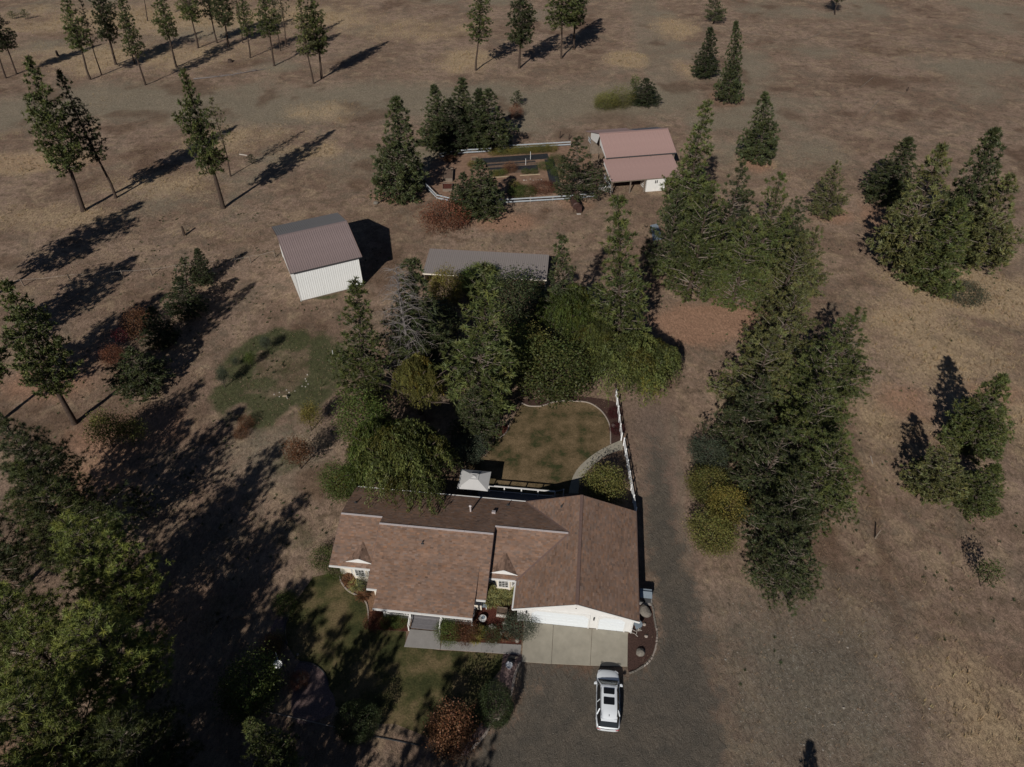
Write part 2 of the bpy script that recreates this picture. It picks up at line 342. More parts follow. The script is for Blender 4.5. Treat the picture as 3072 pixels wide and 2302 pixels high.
def ground_mat():
    m = bpy.data.materials.new('dry_pasture'); m.use_nodes = True; n = m.node_tree.nodes; l = m.node_tree.links; b = n['Principled BSDF']
    b.inputs['Roughness'].default_value = .95; b.inputs['Specular IOR Level'].default_value = .08
    tc = n.new('ShaderNodeTexCoord')
    def nz(scale, det=6, ro=.6, stretch=None, dist=0):
        t = n.new('ShaderNodeTexNoise'); t.inputs['Scale'].default_value = scale; t.inputs['Detail'].default_value = det; t.inputs['Roughness'].default_value = ro; t.inputs['Distortion'].default_value = dist
        src = tc.outputs['Object']
        if stretch:
            mp = n.new('ShaderNodeMapping'); mp.inputs['Scale'].default_value = stretch; mp.inputs['Rotation'].default_value = (0, 0, R(25)); l.new(src, mp.inputs[0]); src = mp.outputs[0]
        l.new(src, t.inputs['Vector']); return t.outputs[0]
    def rng_(x, a, b_, c, d):
        r_ = n.new('ShaderNodeMapRange'); r_.inputs['From Min'].default_value = a; r_.inputs['From Max'].default_value = b_; r_.inputs['To Min'].default_value = c; r_.inputs['To Max'].default_value = d; l.new(x, r_.inputs[0]); return r_.outputs[0]
    def mth(op, a, b_=None):
        k = n.new('ShaderNodeMath'); k.operation = op; k.use_clamp = True
        for i, v_ in enumerate((a, b_)):
            if v_ is None: continue
            if isinstance(v_, (int, float)): k.inputs[i].default_value = v_
            else: l.new(v_, k.inputs[i])
        return k.outputs[0]
    def mix(f, a, c):
        k = n.new('ShaderNodeMix'); k.data_type = 'RGBA'; l.new(f, k.inputs['Factor'])
        for s_, v_ in (('A', a), ('B', c)):
            i = [q_ for q_ in k.inputs if q_.name == s_ and q_.type == 'RGBA'][0]
            if isinstance(v_, tuple): i.default_value = (*v_, 1)
            else: l.new(v_, i)
        return [q_ for q_ in k.outputs if q_.type == 'RGBA'][0]
    big = nz(.07, 5); mid = nz(.6, 6, .65); fine = nz(3.2, 6, .75, (1, .55, 1), .6); grain = nz(14, 3, .7)
    def chan(nm):
        a = n.new('ShaderNodeAttribute'); a.attribute_name = nm; s_ = n.new('ShaderNodeSeparateColor'); l.new(a.outputs['Color'], s_.inputs[0]); return s_.outputs
    ca, cb, cc = chan('cov_a'), chan('cov_b'), chan('cov_c')
    brk = mth('ADD', rng_(mid, .3, .7, 0, .55), rng_(fine, .3, .7, 0, .45))            # breaks the edges of every cover up
    def cov(x, sharp=2.2):                                                                # strength -> broken mask
        k = n.new('ShaderNodeMath'); k.operation = 'MULTIPLY_ADD'; l.new(x, k.inputs[0]); k.inputs[1].default_value = sharp
        t = n.new('ShaderNodeMath'); t.operation = 'MULTIPLY_ADD'; l.new(brk, t.inputs[0]); t.inputs[1].default_value = 1.0; t.inputs[2].default_value = -1.0; l.new(t.outputs[0], k.inputs[2]); k.use_clamp = True
        return k.outputs[0]
    c = mix(rng_(big, .42, .58, 0, 1), (.185, .126, .092), (.258, .184, .138))
    patch = nz(.28, 7, .7, None, .8); c = mix(rng_(mid, .47, .62, 0, .8), c, (.125, .092, .064)); c = mix(rng_(patch, .5, .64, 0, .85), c, (.29, .215, .145)); c = mix(rng_(nz(.16, 8, .72, None, 1.2), .52, .62, 0, .7), c, (.15, .118, .088)); c = mix(rng_(nz(1.5, 5, .75), .57, .68, 0, .8), c, (.085, .070, .042))
    c = mix(mth('MULTIPLY', cov(cb[1]), .8), c, (.195, .17, .125))
    c = mix(mth('MULTIPLY', cov(cb[2]), .75), c, (.105, .066, .045))
    c = mix(mth('MULTIPLY', cov(cb[0]), .8), c, (.35, .262, .165))
    c = mix(mth('MULTIPLY', cov(ca[1]), .85), c, (.29, .172, .115))
    c = mix(mth('MULTIPLY', cov(ca[2]), .85), c, (.05, .062, .026))
    stone = n.new('ShaderNodeTexVoronoi'); stone.inputs['Scale'].default_value = 3.4; l.new(tc.outputs['Object'], stone.inputs['Vector'])
    sm = mth('MULTIPLY', rng_(stone.outputs['Distance'], .12, .3, 1, 0), cc[1]); c = mix(cc[1], c, (.125, .112, .09)); c = mix(mth('MULTIPLY', sm, .6), c, (.27, .25, .215))
    c = mix(mth('MULTIPLY', cc[0], .8), c, (.19, .132, .104)); c = mix(mth('MULTIPLY', cc[2], .8), c, (.125, .10, .084))
    gcol = mix(rng_(mid, .35, .65, 0, 1), (.078, .070, .059), (.112, .095, .076)); gcol = mix(rng_(grain, .58, .74, 0, .8), gcol, (.19, .175, .155))
    ge = n.new('ShaderNodeMath'); ge.operation = 'MULTIPLY_ADD'; l.new(ca[0], ge.inputs[0]); ge.inputs[1].default_value = 3.2; ge.inputs[2].default_value = -2.1
    g2 = n.new('ShaderNodeMath'); g2.operation = 'MULTIPLY_ADD'; l.new(brk, g2.inputs[0]); g2.inputs[1].default_value = 2.2; l.new(ge.outputs[0], g2.inputs[2]); g2.use_clamp = True
    c = mix(g2.outputs[0], c, gcol)
    sc = n.new('ShaderNodeVectorMath'); sc.operation = 'SCALE'; l.new(c, sc.inputs[0])
    k = n.new('ShaderNodeMath'); k.operation = 'MULTIPLY'; fm = n.new('ShaderNodeMix'); l.new(mth('MULTIPLY', ca[0], .75), fm.inputs[0]); l.new(rng_(fine, .32, .68, .62, 1.4), fm.inputs[2]); fm.inputs[3].default_value = 1; l.new(fm.outputs[0], k.inputs[0]); l.new(rng_(grain, .3, .7, .6, 1.42), k.inputs[1]); l.new(k.outputs[0], sc.inputs['Scale'])
    l.new(sc.outputs[0], b.inputs['Base Color'])
    bp = n.new('ShaderNodeBump'); bp.inputs['Strength'].default_value = .8; bp.inputs['Distance'].default_value = .22
    h = n.new('ShaderNodeMath'); h.operation = 'ADD'; l.new(fine, h.inputs[0]); l.new(rng_(grain, 0, 1, 0, .35), h.inputs[1]); l.new(h.outputs[0], bp.inputs['Height']); l.new(bp.outputs[0], b.inputs['Normal'])
    return m
M['ground'] = ground_mat(); me.materials.append(M['ground'])
o = bpy.data.objects.new('ground', me); link(o); o['kind'] = 'structure'

# ---- sheets with crisp edges near the house
def lawn_mat(name, a, b_, c):
    m = mat(name, a, .95, .1, bump=.8, bscale=7); n = m.node_tree.nodes; l = m.node_tree.links; b = n['Principled BSDF']; tc = n.new('ShaderNodeTexCoord')
    t = n.new('ShaderNodeTexNoise'); t.inputs['Scale'].default_value = .33; t.inputs['Detail'].default_value = 7; t.inputs['Roughness'].default_value = .7; l.new(tc.outputs['Object'], t.inputs['Vector'])
    r_ = n.new('ShaderNodeValToRGB'); r_.color_ramp.elements[0].position = .38; r_.color_ramp.elements[0].color = (*a, 1); r_.color_ramp.elements[1].position = .60; r_.color_ramp.elements[1].color = (*c, 1)
    e = r_.color_ramp.elements.new(.47); e.color = (*b_, 1); l.new(t.outputs[0], r_.inputs[0])
    f = n.new('ShaderNodeTexNoise'); f.inputs['Scale'].default_value = 6; f.inputs['Detail'].default_value = 6; f.inputs['Roughness'].default_value = .8; l.new(tc.outputs['Object'], f.inputs['Vector'])
    mr = n.new('ShaderNodeMapRange'); mr.inputs['From Min'].default_value = .3; mr.inputs['From Max'].default_value = .7; mr.inputs['To Min'].default_value = .5; mr.inputs['To Max'].default_value = 1.5; l.new(f.outputs[0], mr.inputs[0])
    s_ = n.new('ShaderNodeVectorMath'); s_.operation = 'SCALE'; l.new(r_.outputs[0], s_.inputs[0]); l.new(mr.outputs[0], s_.inputs['Scale']); l.new(s_.outputs[0], b.inputs['Base Color']); return m
M['lawn_back'] = lawn_mat('back_lawn_grass', (.034, .040, .016), (.090, .068, .036), (.15, .108, .062))
M['lawn_front'] = lawn_mat('front_lawn_grass', (.034, .038, .015), (.058, .056, .023), (.125, .095, .05))
def smooth_poly(pts, n=6, closed=True):
    pts = [Vector((p[0], p[1], 0)) for p in pts]; out = []; N = len(pts)
    for i in range(N if closed else N - 1):
        p0 = pts[(i - 1) % N] if closed or i else pts[0]; p1 = pts[i]; p2 = pts[(i + 1) % N]; p3 = pts[(i + 2) % N] if closed or i + 2 < N else pts[-1]
        for k in range(n):
            t = k / n; out.append(.5 * ((2 * p1) + (p2 - p0) * t + (2 * p0 - 5 * p1 + 4 * p2 - p3) * t * t + (3 * p1 - p0 - 3 * p2 + p3) * t ** 3))
    if not closed: out.append(pts[-1])
    return [(p.x, p.y) for p in out]
def sheet(name, poly, z, m, thick=None, **kw):
    b = MB(); b.prism(poly, -.02 if thick is None else z - thick, z); return b.build(name, m, **({'kind': 'structure'} | kw))
K5 = crop(1300, 1180, 3.3515); C1 = crop(950, 1400, 3.0145); C2 = crop(1450, 1400, 2.7633); C3 = crop(1200, 1700, 4.144); C6 = crop(1250, 1900, 4.124); CF = crop(750, 1700, 2.7545)
BL = [K5(*p) for p in ((395, 650), (520, 640), (590, 520), (650, 455), (720, 410), (760, 350), (800, 270), (830, 200), (900, 110), (1000, 132), (1100, 128), (1200, 95), (1300, 82), (1420, 84), (1560, 100), (1670, 165), (1740, 250), (1775, 350), (1780, 505), (1660, 590), (1540, 670), (1450, 770), (1380, 900), (1370, 1010), (240, 960), (330, 800))]
lawn_b = sheet('back_lawn', smooth_poly(BL, 4), .012, M['lawn_back'])
bedB = sheet('back_mulch_bed', smooth_poly([K5(*p) for p in ((860, 60), (1000, 60), (1200, 40), (1450, 30), (1700, 60), (1840, 100), (1860, 220), (1880, 400), (1890, 480), (1780, 505), (1775, 350), (1740, 250), (1670, 165), (1560, 100), (1300, 78), (1100, 125), (950, 130))], 3), .010, M['darkmulch'])
def curb(name, pts, w=.14, h=.1, m=None, sub=5, smooth_=True, **kw):
    pts = smooth_poly(pts, sub, False) if smooth_ else [(p[0], p[1]) for p in pts]
    b = MB(); n = len(pts); vs_ = []
    for i in range(n):
        a = Vector(pts[max(i - 1, 0)]); c = Vector(pts[min(i + 1, n - 1)]); d = (c - a).normalized(); nrm = Vector((-d.y, d.x)); p = Vector(pts[i])
        for sgn, z in ((-1, 0), (-.8, h), (.8, h), (1, 0)): vs_.append((p.x + nrm.x * sgn * w / 2, p.y + nrm.y * sgn * w / 2, z))
    fs = [(i * 4 + k, i * 4 + k + 1, (i + 1) * 4 + k + 1, (i + 1) * 4 + k) for i in range(n - 1) for k in range(3)] + [(0, 1, 2, 3), ((n - 1) * 4 + 3, (n - 1) * 4 + 2, (n - 1) * 4 + 1, (n - 1) * 4)]
    b.add(vs_, fs); return b.build(name, m or M['curb'], **kw)
curb('lawn_curb', [K5(*p) for p in ((860, 85), (950, 128), (1040, 134), (1100, 128), (1200, 95), (1300, 80), (1420, 82), (1560, 98), (1670, 163), (1740, 250), (1777, 350), (1782, 508))], label='pale poured concrete curb curving round the top of the back lawn', cat='garden curb')
curb('lawn_curb', [K5(*p) for p in ((655, 455), (720, 410), (752, 360), (758, 325))], label='short curved concrete curb round the bed left of the back lawn', cat='garden curb')
sheet('side_mulch_bed', smooth_poly([K5(*p) for p in ((600, 430), (660, 450), (720, 405), (752, 360), (750, 320), (700, 330), (640, 380))], 3), .016, M['mulch'])
# curved concrete path from the deck to the gate, cut into slabs
pl = [K5(*p) for p in ((1895, 470), (1780, 520), (1650, 590), (1530, 680), (1440, 775), (1385, 890), (1360, 1010))]
pr = [K5(*p) for p in ((1905, 570), (1800, 600), (1700, 650), (1590, 740), (1510, 830), (1470, 900), (1460, 1010))]
pl = smooth_poly(pl, 2, False); pr = smooth_poly(pr, 2, False)
path = empty('garden_path', (pl[5][0], pl[5][1], 0), 0); path['kind'] = 'structure'
for i in range(len(pl) - 1):
    g_ = .012; a, b_, c_, d_ = [Vector(p) for p in (pl[i], pl[i + 1], pr[i + 1], pr[i])]; cen = (a + b_ + c_ + d_) / 4; o2 = Vector(pl[5])
    poly = [tuple(cen + (p - cen) * .994 - o2) for p in (a, b_, c_, d_)]
    part('slab', M['concrete'], path, lambda b: b.prism(poly, -.02, .05))
# front lawn, beds
FL = [CF(*p) for p in ((740, 80), (790, 170), (930, 250), (975, 330), (985, 430), (1000, 520), (1290, 540), (1280, 660), (1500, 680), (1600, 700)) ] + [C3(*p) for p in ((300, 1030), (800, 1060), (1280, 1090), (1255, 1280))] + [C6(*p) for p in ((1060, 260), (1045, 440), (880, 640), (860, 900), (840, 1060), (700, 1240), (520, 1330), (250, 1330))] + [CF(*p) for p in ((1200, 1300), (1000, 1300), (700, 1150), (640, 950), (580, 840), (430, 790), (380, 760), (300, 640), (300, 470), (330, 350), (420, 230), (520, 90), (640, 60))]
sheet('front_lawn', FL, .012, M['lawn_front'])
curb('bed_curb', [C1(*p) for p in ((205, 985), (225, 1050), (280, 1120), (350, 1160), (415, 1190), (450, 1240), (465, 1310), (470, 1400))], label='curving concrete curb along the bed at the left corner of the house', cat='garden curb')
sheet('grass_bed', smooth_poly([C1(*p) for p in ((205, 985), (225, 1050), (280, 1120), (350, 1160), (415, 1190), (450, 1240), (465, 1310), (560, 1300), (560, 1000), (360, 960), (240, 970))], 3), .016, mat('tan_mulch', (.2, .12, .075), .95, .1, var=.4, vscale=7, bump=1, bscale=20))
sheet('porch_bed', [C1(*p) for p in ((470, 1310), (470, 1470), (640, 1480), (820, 1490), (850, 1300))], .018, M['mulch'])
sheet('entry_mulch_bed', [tuple(hw(u, v)[:2]) for u, v in ((-6.25, -.3), (-6.3, -2.25), (.93, -1.86), (.9, .2), (.6, 3.9), (-3.0, 3.9), (-3.5, .5))], .016, M['mulch'])
sheet('garage_mulch_bed', smooth_poly([at(*p) for p in ((1884, 1905), (1884, 2012), (1900, 2013), (1933, 1990), (1958, 1960), (1968, 1930), (1970, 1900), (1964, 1862), (1955, 1828), (1948, 1800), (1915, 1790), (1912, 1850))], 3), .016, M['darkmulch'])
sheet('rock_bed', smooth_poly([CF(*p) for p in ((415, 790), (490, 795), (560, 830), (620, 890), (650, 1000), (700, 1090), (690, 1200), (560, 1270), (400, 1300), (340, 1150), (360, 1000), (370, 850))], 3), .018, M['pinkrock'])
sheet('rock_strip', smooth_poly([CF(*p) for p in ((245, 385), (330, 390), (300, 470), (290, 560), (310, 640), (230, 640), (140, 740), (130, 600), (190, 480))], 3), .016, M['pinkrock'])
sheet('corner_rock_bed', [C6(*p) for p in ((1080, 250), (1300, 262), (1300, 350), (1245, 440), (1200, 620), (1150, 830), (1030, 1050), (900, 1150), (780, 1300), (660, 1440), (620, 1520), (520, 1495), (700, 1250), (860, 1010), (1000, 700), (1045, 440))], .020, M['pinkrock'])
curb('rock_bed_curb', [CF(*p) for p in ((330, 350), (300, 440), (288, 540), (300, 640))], w=.1, label='thin dark edging along the left side of the front lawn', cat='garden edging', m=M['darkgrey'])
curb('rock_bed_curb', [CF(*p) for p in ((410, 790), (490, 796), (560, 830), (620, 890), (650, 980))], w=.08, m=M['darkgrey'], label='dark edging between the front lawn and the pink rock bed', cat='garden edging')
curb('garden_edging', [CF(*p) for p in ((0, 1165), (200, 1215), (430, 1265), (620, 1310), (790, 1350))], w=.07, h=.08, label='long thin pale edging left of the round clipped shrub', cat='garden edging')
curb('garden_edging', [CF(*p) for p in ((1000, 1400), (1180, 1435), (1400, 1480))], w=.07, h=.08, label='short dark edging line right of the round clipped shrub', cat='garden edging', m=M['darkgrey'])
curb('corner_curb', [C6(*p) for p in ((1275, 360), (1240, 450), (1215, 520), (1180, 700), (1140, 850), (1030, 1045), (960, 1075), (905, 1140), (860, 1230), (790, 1320), (670, 1440))], w=.22, h=.09, label='pale concrete curb running down beside the clipped green shrub', cat='garden curb')
# ================================================================ THE HOUSE  (local frame: x along the front, y towards the back, origin at the left front eave corner of the garage)
house = empty('house', HO, -HA, 'long single storey house with brown shingle roofs, white walls and a two door garage', 'house')
def wallmass(u0, u1, v0, v1, vr, zr, along='u', m='cream', base=2.52):
    b = MB()
    if along == 'u': b.extr([(u0, v0, 0), (u0, v1, 0), (u0, v1, base), (u0, vr, zr), (u0, v0, base)], (u1 - u0, 0, 0))
    else: b.extr([(u0, v0, 0), (u1, v0, 0), (u1, v0, base), (vr, v0, zr), (u0, v0, base)], (0, v1 - v0, 0))
    return b.build('wall', M[m], house)
wallmass(-16.85, -12.95, 3.3, 11.2, 7.25, 4.02)
wallmass(-12.9, -3.0, 1.05, 11.25, 6.3, 4.4)
wallmass(-2.95, .4, 3.7, 11.2, 7.45, 3.98)
wallmass(.45, 10.5, .42, 11.3, 5.475, 4.25, along='v', m='white')
_slope_n = 0
def clip_poly(poly, ax, lo, hi):
    def half(poly, f):
        out = []
        for i in range(len(poly)):
            a, b = poly[i], poly[(i + 1) % len(poly)]; fa, fb = f(a), f(b)
            if fa >= 0: out.append(a)
            if (fa >= 0) != (fb >= 0): t = fa / (fa - fb); out.append((a[0] + (b[0] - a[0]) * t, a[1] + (b[1] - a[1]) * t))
        return out
    poly = half(poly, lambda p: p[ax] - lo); return half(poly, lambda p: hi - p[ax]) if poly else []
def roof(poly, zf, run_ax, up, parent=house, th=.13, name='roof'):
    """poly: (u,v) corners; zf(u,v) plane height; run_ax: axis the slope climbs along; up: +1 / -1. Deck slab + individual shingle tabs laid in courses."""
    n = len(poly); b = MB()
    if sum(poly[i][0] * poly[(i + 1) % n][1] - poly[(i + 1) % n][0] * poly[i][1] for i in range(n)) < 0: poly = poly[::-1]
    b.add([(p[0], p[1], zf(*p) - .012) for p in poly] + [(p[0], p[1], zf(*p) - th) for p in poly], [tuple(range(n)), tuple(range(2 * n - 1, n - 1, -1))] + [(i, n + i, n + (i + 1) % n, (i + 1) % n) for i in range(n)])
    r_ = b.build(name, M['ridge'], parent)
    lo = min(p[run_ax] for p in poly); hi = max(p[run_ax] for p in poly); step = .143; ot = 1 - run_ax
    lo2 = min(p[ot] for p in poly); hi2 = max(p[ot] for p in poly)
    V_, T_, C_ = [], [], []; k = 0; ncs = int(math.ceil((hi - lo) / step))
    for c in range(ncs):
        a0, a1 = (lo + c * step, lo + (c + 1) * step) if up > 0 else (hi - (c + 1) * step, hi - c * step)
        x = lo2 - random.random() * .3
        while x < hi2:
            w = random.choice((.17, .25, .33, .33, .42)); q = clip_poly(clip_poly(poly, run_ax, max(a0, lo), min(a1, hi)), ot, max(x, lo2), min(x + w, hi2)) if True else []
            x += w
            if len(q) < 3: continue
            lift = random.choice((.003, .005, .007)); s_ = random.gauss(1, .115); s_ = max(.55, min(1.5, s_)); hue = random.gauss(.0, .05); tnt = (s_ * (1 + hue), s_, s_ * (1 - hue))
            base = len(V_); low = a0 if up > 0 else a1
            for p in q:
                t = 1 - abs(p[run_ax] - low) / step           # the lower edge of each tab stands proud of the course below
                V_.append((p[0], p[1], zf(*p) + lift * (.15 + t))); C_.append(tnt)
            for i in range(1, len(q) - 1): T_.append((base, base + i, base + i + 1))
            le = [i for i, p in enumerate(q) if abs(p[run_ax] - low) < 1e-6]
            if len(le) == 2:
                i, j = le; bb = len(V_)
                for p in (q[i], q[j]): V_.append((p[0], p[1], zf(*p) - .004)); C_.append(tuple(t_ * .8 for t_ in tnt))
                T_ += [(base + i, base + j, bb + 1), (base + i, bb + 1, bb)]
    me = np_mesh('shingles', np.array(V_), np.array(T_), [M['shingle']], np.array(C_)); s_ = bpy.data.objects.new('shingles', me); link(s_, r_); s_['kind'] = 'stuff'
    return r_
pr_ = .352
rear = lambda u, v: 2.7 + pr_ * (11.7 - v)
roof([(-17.35, 7.25), (-13.3, 7.25), (-13.3, 11.7), (-17.35, 11.7)], rear, 1, -1)
roof([(-13.3, 6.3), (-2.5, 6.3), (-2.5, 11.7), (-13.3, 11.7)], rear, 1, -1)
roof([(-2.5, 7.45), (4.49, 7.45), (0, 11.7), (-2.5, 11.7)], rear, 1, -1)
roof([(-17.35, 2.55), (-13.3, 2.55), (-13.3, 7.25), (-17.35, 7.25)], lambda u, v: 2.7 + .3332 * (v - 2.55), 1, 1)
roof([(-2.5, 2.85), (0, 2.85), (4.5, 7.45), (-2.5, 7.45)], lambda u, v: 2.7 + .3253 * (v - 2.85), 1, 1)
fb = lambda u, v: 2.7 + .3333 * (v - .6)
roof([(-13.3, 3.33), (-2.5, 3.33), (-2.5, 6.3), (-13.3, 6.3)], fb, 1, 1)
roof([(-13.3, .6), (-12.3, .6), (-12.3, 3.33), (-13.3, 3.33)], fb, 1, 1)
roof([(-3.43, .6), (-2.5, .6), (-2.5, 3.33), (-3.43, 3.33)], fb, 1, 1)
fp = lambda u, v: 2.56 + (3.61 - 2.56) / 4.48 * (v + 1.15)
roof([(-12.3, -1.15), (-3.43, -1.15), (-3.43, 3.33), (-12.3, 3.33)], fp, 1, 1, name='porch_roof')
gl = lambda u, v: 2.7 + .3333 * u; gr_ = lambda u, v: 2.7 + .3333 * (10.95 - u)
roof([(0, 0), (5.475, 0), (5.475, 7.45), (4.49, 7.45), (0, 2.85)], gl, 0, 1)
roof([(4.49, 7.45), (5.475, 7.45), (5.475, 11.75), (0, 11.7)], gl, 0, 1)
roof([(5.475, 0), (10.95, 0), (10.95, 11.75), (5.475, 11.75)], gr_, 0, -1)
# cheek boards where the porch roof stands above the main slope
for u in (-12.3, -3.43):
    part('cheek_board', M['ridge'], house, lambda b: b.extr([(u - .02, 3.33, fb(0, 3.33) - .03), (u - .02, .62, fb(0, .62) - .03), (u - .02, .62, fp(0, .62) - .02), (u - .02, 3.33, fp(0, 3.33) - .02)], (.04, 0, 0)))
# ridge vents in lengths, ridge caps on the garage
def caps(a, b_, n, m, w=.24, name='ridge_cap', h=.045):
    a = Vector(a); b_ = Vector(b_)
    for i in range(n):
        p = a.lerp(b_, i / n); q = a.lerp(b_, (i + 1) / n); q = p + (q - p) * .995
        part(name, m, house, lambda b: b.beam(p, q, w, h))
caps((-17.35, 7.23, 4.27), (-13.32, 7.23, 4.27), 2, M['flashing'], .17); caps((-13.32, 6.27, 4.61), (-2.5, 6.27, 4.61), 4, M['flashing'], .17)
caps((-2.5, 7.42, 4.205), (4.4, 7.42, 4.205), 3, M['flashing'], .17); caps((5.475, .0, 4.545), (5.475, 11.75, 4.545), 24, M['ridge'], .3)
def bars(lst, name, m):
    for p, q, w, h in lst: part(name, m, house, lambda b: b.beam(p, q, w, h))
# gutters and rake boards
bars([((-17.37, 2.48, 2.62), (-13.32, 2.48, 2.62), .13, .13), ((-13.3, .53, 2.62), (-12.32, .53, 2.62), .13, .13), ((-3.42, .53, 2.62), (-2.5, .53, 2.62), .13, .13),
      ((-12.3, -1.22, 2.47), (-7.9, -1.22, 2.47), .13, .13), ((-7.89, -1.22, 2.47), (-3.43, -1.22, 2.47), .13, .13), ((-2.5, 2.78, 2.62), (-.12, 2.78, 2.62), .13, .13),
      ((-.07, .02, 2.62), (-.07, 2.8, 2.62), .13, .13), ((-17.35, 11.77, 2.62), (-8, 11.77, 2.62), .13, .13), ((-7.98, 11.77, 2.62), (.1, 11.77, 2.62), .13, .13)], 'gutter', M['white'])
z0 = 2.61
bars([((-.08, -.02, 2.62), (5.475, -.02, 4.45), .04, .22), ((5.475, -.02, 4.45), (11.02, -.02, 2.6), .04, .22), ], 'rake_board', M['white'])
bars([((0, 11.77, 2.62), (5.475, 11.77, 4.43), .04, .16), ((5.475, 11.77, 4.43), (10.95, 11.77, 2.6), .04, .16)], 'rake_board', M['ridge'])
bars([((0, 2.85, 2.71), (4.49, 7.45, 4.205), .17, .03), ((4.49, 7.45, 4.205), (0, 11.7, 2.71), .17, .03)], 'valley_strip', M['ridge'])
bars([((-17.37, 2.55, z0), (-17.37, 7.25, 4.18), .04, .16), ((-17.37, 7.25, 4.18), (-17.37, 11.7, z0), .04, .16), ((-13.32, 6.3, 4.5), (-13.32, 11.7, 2.62), .04, .16), ((-13.32, .6, z0), (-13.32, 6.3, 4.5), .04, .16),
      ((-2.48, .6, z0), (-2.48, 6.3, 4.5), .04, .16), ((-2.48, 6.3, 4.5), (-2.48, 11.7, 2.62), .04, .16)], 'rake_board', M['ridge'])
# soffit under the garage front gable
part('soffit', M['white'], house, lambda b: b.extr([(.0, .0, 2.545), (5.475, .0, 4.37), (5.475, .0, 4.34), (.0, .0, 2.515)], (0, .42, 0)))
part('soffit', M['white'], house, lambda b: b.extr([(10.95, .0, 2.545), (5.48, .0, 4.37), (5.48, .0, 4.34), (10.95, .0, 2.515)], (0, .42, 0)))
# garage doors: raised panel sections in a white surround with clipped top corners
def garage_door(u0, u1, npan):
    t = tag(MB().box(u0, u1, .385, .415, .03, 2.13).build('garage_door', M['garage'], house)); W = (u1 - u0) / npan
    for r_ in range(4):
        for c in range(npan): part('panel', M['garage'], t, lambda b: b.box(u0 + c * W + .04, u0 + (c + 1) * W - .04, .365, .384, .05 + r_ * .525, .05 + r_ * .525 + .46))
    for p, q in (((u0 - .06, .36, 0), (u0 - .06, .36, 2.2)), ((u1 + .06, .36, 0), (u1 + .06, .36, 2.2)), ((u0 - .12, .36, 2.26), (u1 + .12, .36, 2.26))): part('door_trim', M['white'], house, lambda b: b.beam(p, q, .12, .1, (0, 1, 0)))
    for s_, u in ((1, u0), (-1, u1)): part('corner_trim', M['white'], house, lambda b: b.extr([(u, .32, 2.2), (u + s_ * .42, .32, 2.2), (u, .32, 1.78)], (0, .045, 0)))
garage_door(1.62, 6.68, 8); garage_door(7.6, 9.87, 4)
bars([((11.0, 0, 2.6), (11.0, 11.75, 2.6), .05, .14)], 'eave_board', M['ridge'])
part('door_sill', M['darkgrey'], house, lambda b: b.box(1.6, 6.7, .2, .38, 0, .012))
def lantern(u, z):
    t = part('wall_lamp', M['black'], house, lambda b: (b.lathe([(.02, .34), (.07, .27), (.08, .25), (.08, .24)], (u, .27, z), 8), b.box(u - .04, u + .04, .3, .41, z + .05, z + .22), b.lathe([(.07, 0), (.075, .02)], (u, .27, z), 8)))
    part('lamp_glass', M['glass'], t, lambda b: b.lathe([(.055, .02), (.07, .24)], (u, .27, z), 8))
lantern(1.15, 1.75); lantern(7.13, 1.75)
for u in (.5, 10.45): part('corner_board', M['white'], house, lambda b: b.box(u - .07, u + .07, .36, .46, 0, 2.5))
part('gable_vent', M['black'], house, lambda b: b.lathe([(.05, 0), (.05, .03)], (5.475, .39, 3.2), 10))
# small gables over the bays
def dormer(uc, ve, slope, z_e):
    zb = z_e + slope * .55; za = zb + .58; vb = ve + (za - z_e) / slope; hw_ = 1.15; v0 = ve + .45
    vfoot = ve + (zb - z_e) / slope
    t = part('gable_dormer', M['white'], house, lambda b: b.extr([(uc - hw_, v0 - .035, zb - .06), (uc + hw_, v0 - .035, zb - .06), (uc, v0 - .035, za - .02)], (0, .08, 0)))
    for s_ in (-1, 1):
        n = part('dormer_roof', M['ridge'], t, lambda b: b.extr([(uc, v0 - .02, za), (uc + s_ * hw_ * 1.06, v0 - .02, zb - .02), (uc + s_ * hw_ * 1.06, vfoot + .02, zb - .02), (uc, vb + .1, za)], (0, 0, -.05)))
        part('rake_board', M['white'], t, lambda b: b.beam((uc, v0 - .04, za - .03), (uc + s_ * hw_ * 1.08, v0 - .04, zb - .05), .03, .1))
        # tabs of the little roof
        V_, T_, C_ = [], [], []
        for i in range(8):
            f0, f1 = i / 8, (i + 1) / 8; y = v0 - .02
            while y < vb + .1:
                w = .3; um = uc + s_ * hw_ * 1.06
                def pt(f, yy, l):
                    ymax = vb + .1 + (vfoot - vb) * (f); return (uc + (um - uc) * f, min(yy, ymax), za + (zb - .02 - za) * f + l)
                k = len(V_); V_ += [pt(f0, y, .004), pt(f1, y, .016), pt(f1, y + w, .016), pt(f0, y + w, .004)]; T_ += [(k, k + 1, k + 2), (k, k + 2, k + 3)]; c_ = max(.6, random.gauss(1, .18)); C_ += [(c_, c_, c_)] * 4; y += w
        me_ = np_mesh('shingles', np.array(V_), np.array(T_), [M['shingle']], np.array(C_)); s2 = bpy.data.objects.new('shingles', me_); link(s2, n); s2['kind'] = 'stuff'
dormer(-14.62, 2.55, .3332, 2.7); dormer(-1.2, 2.85, .3253, 2.7)
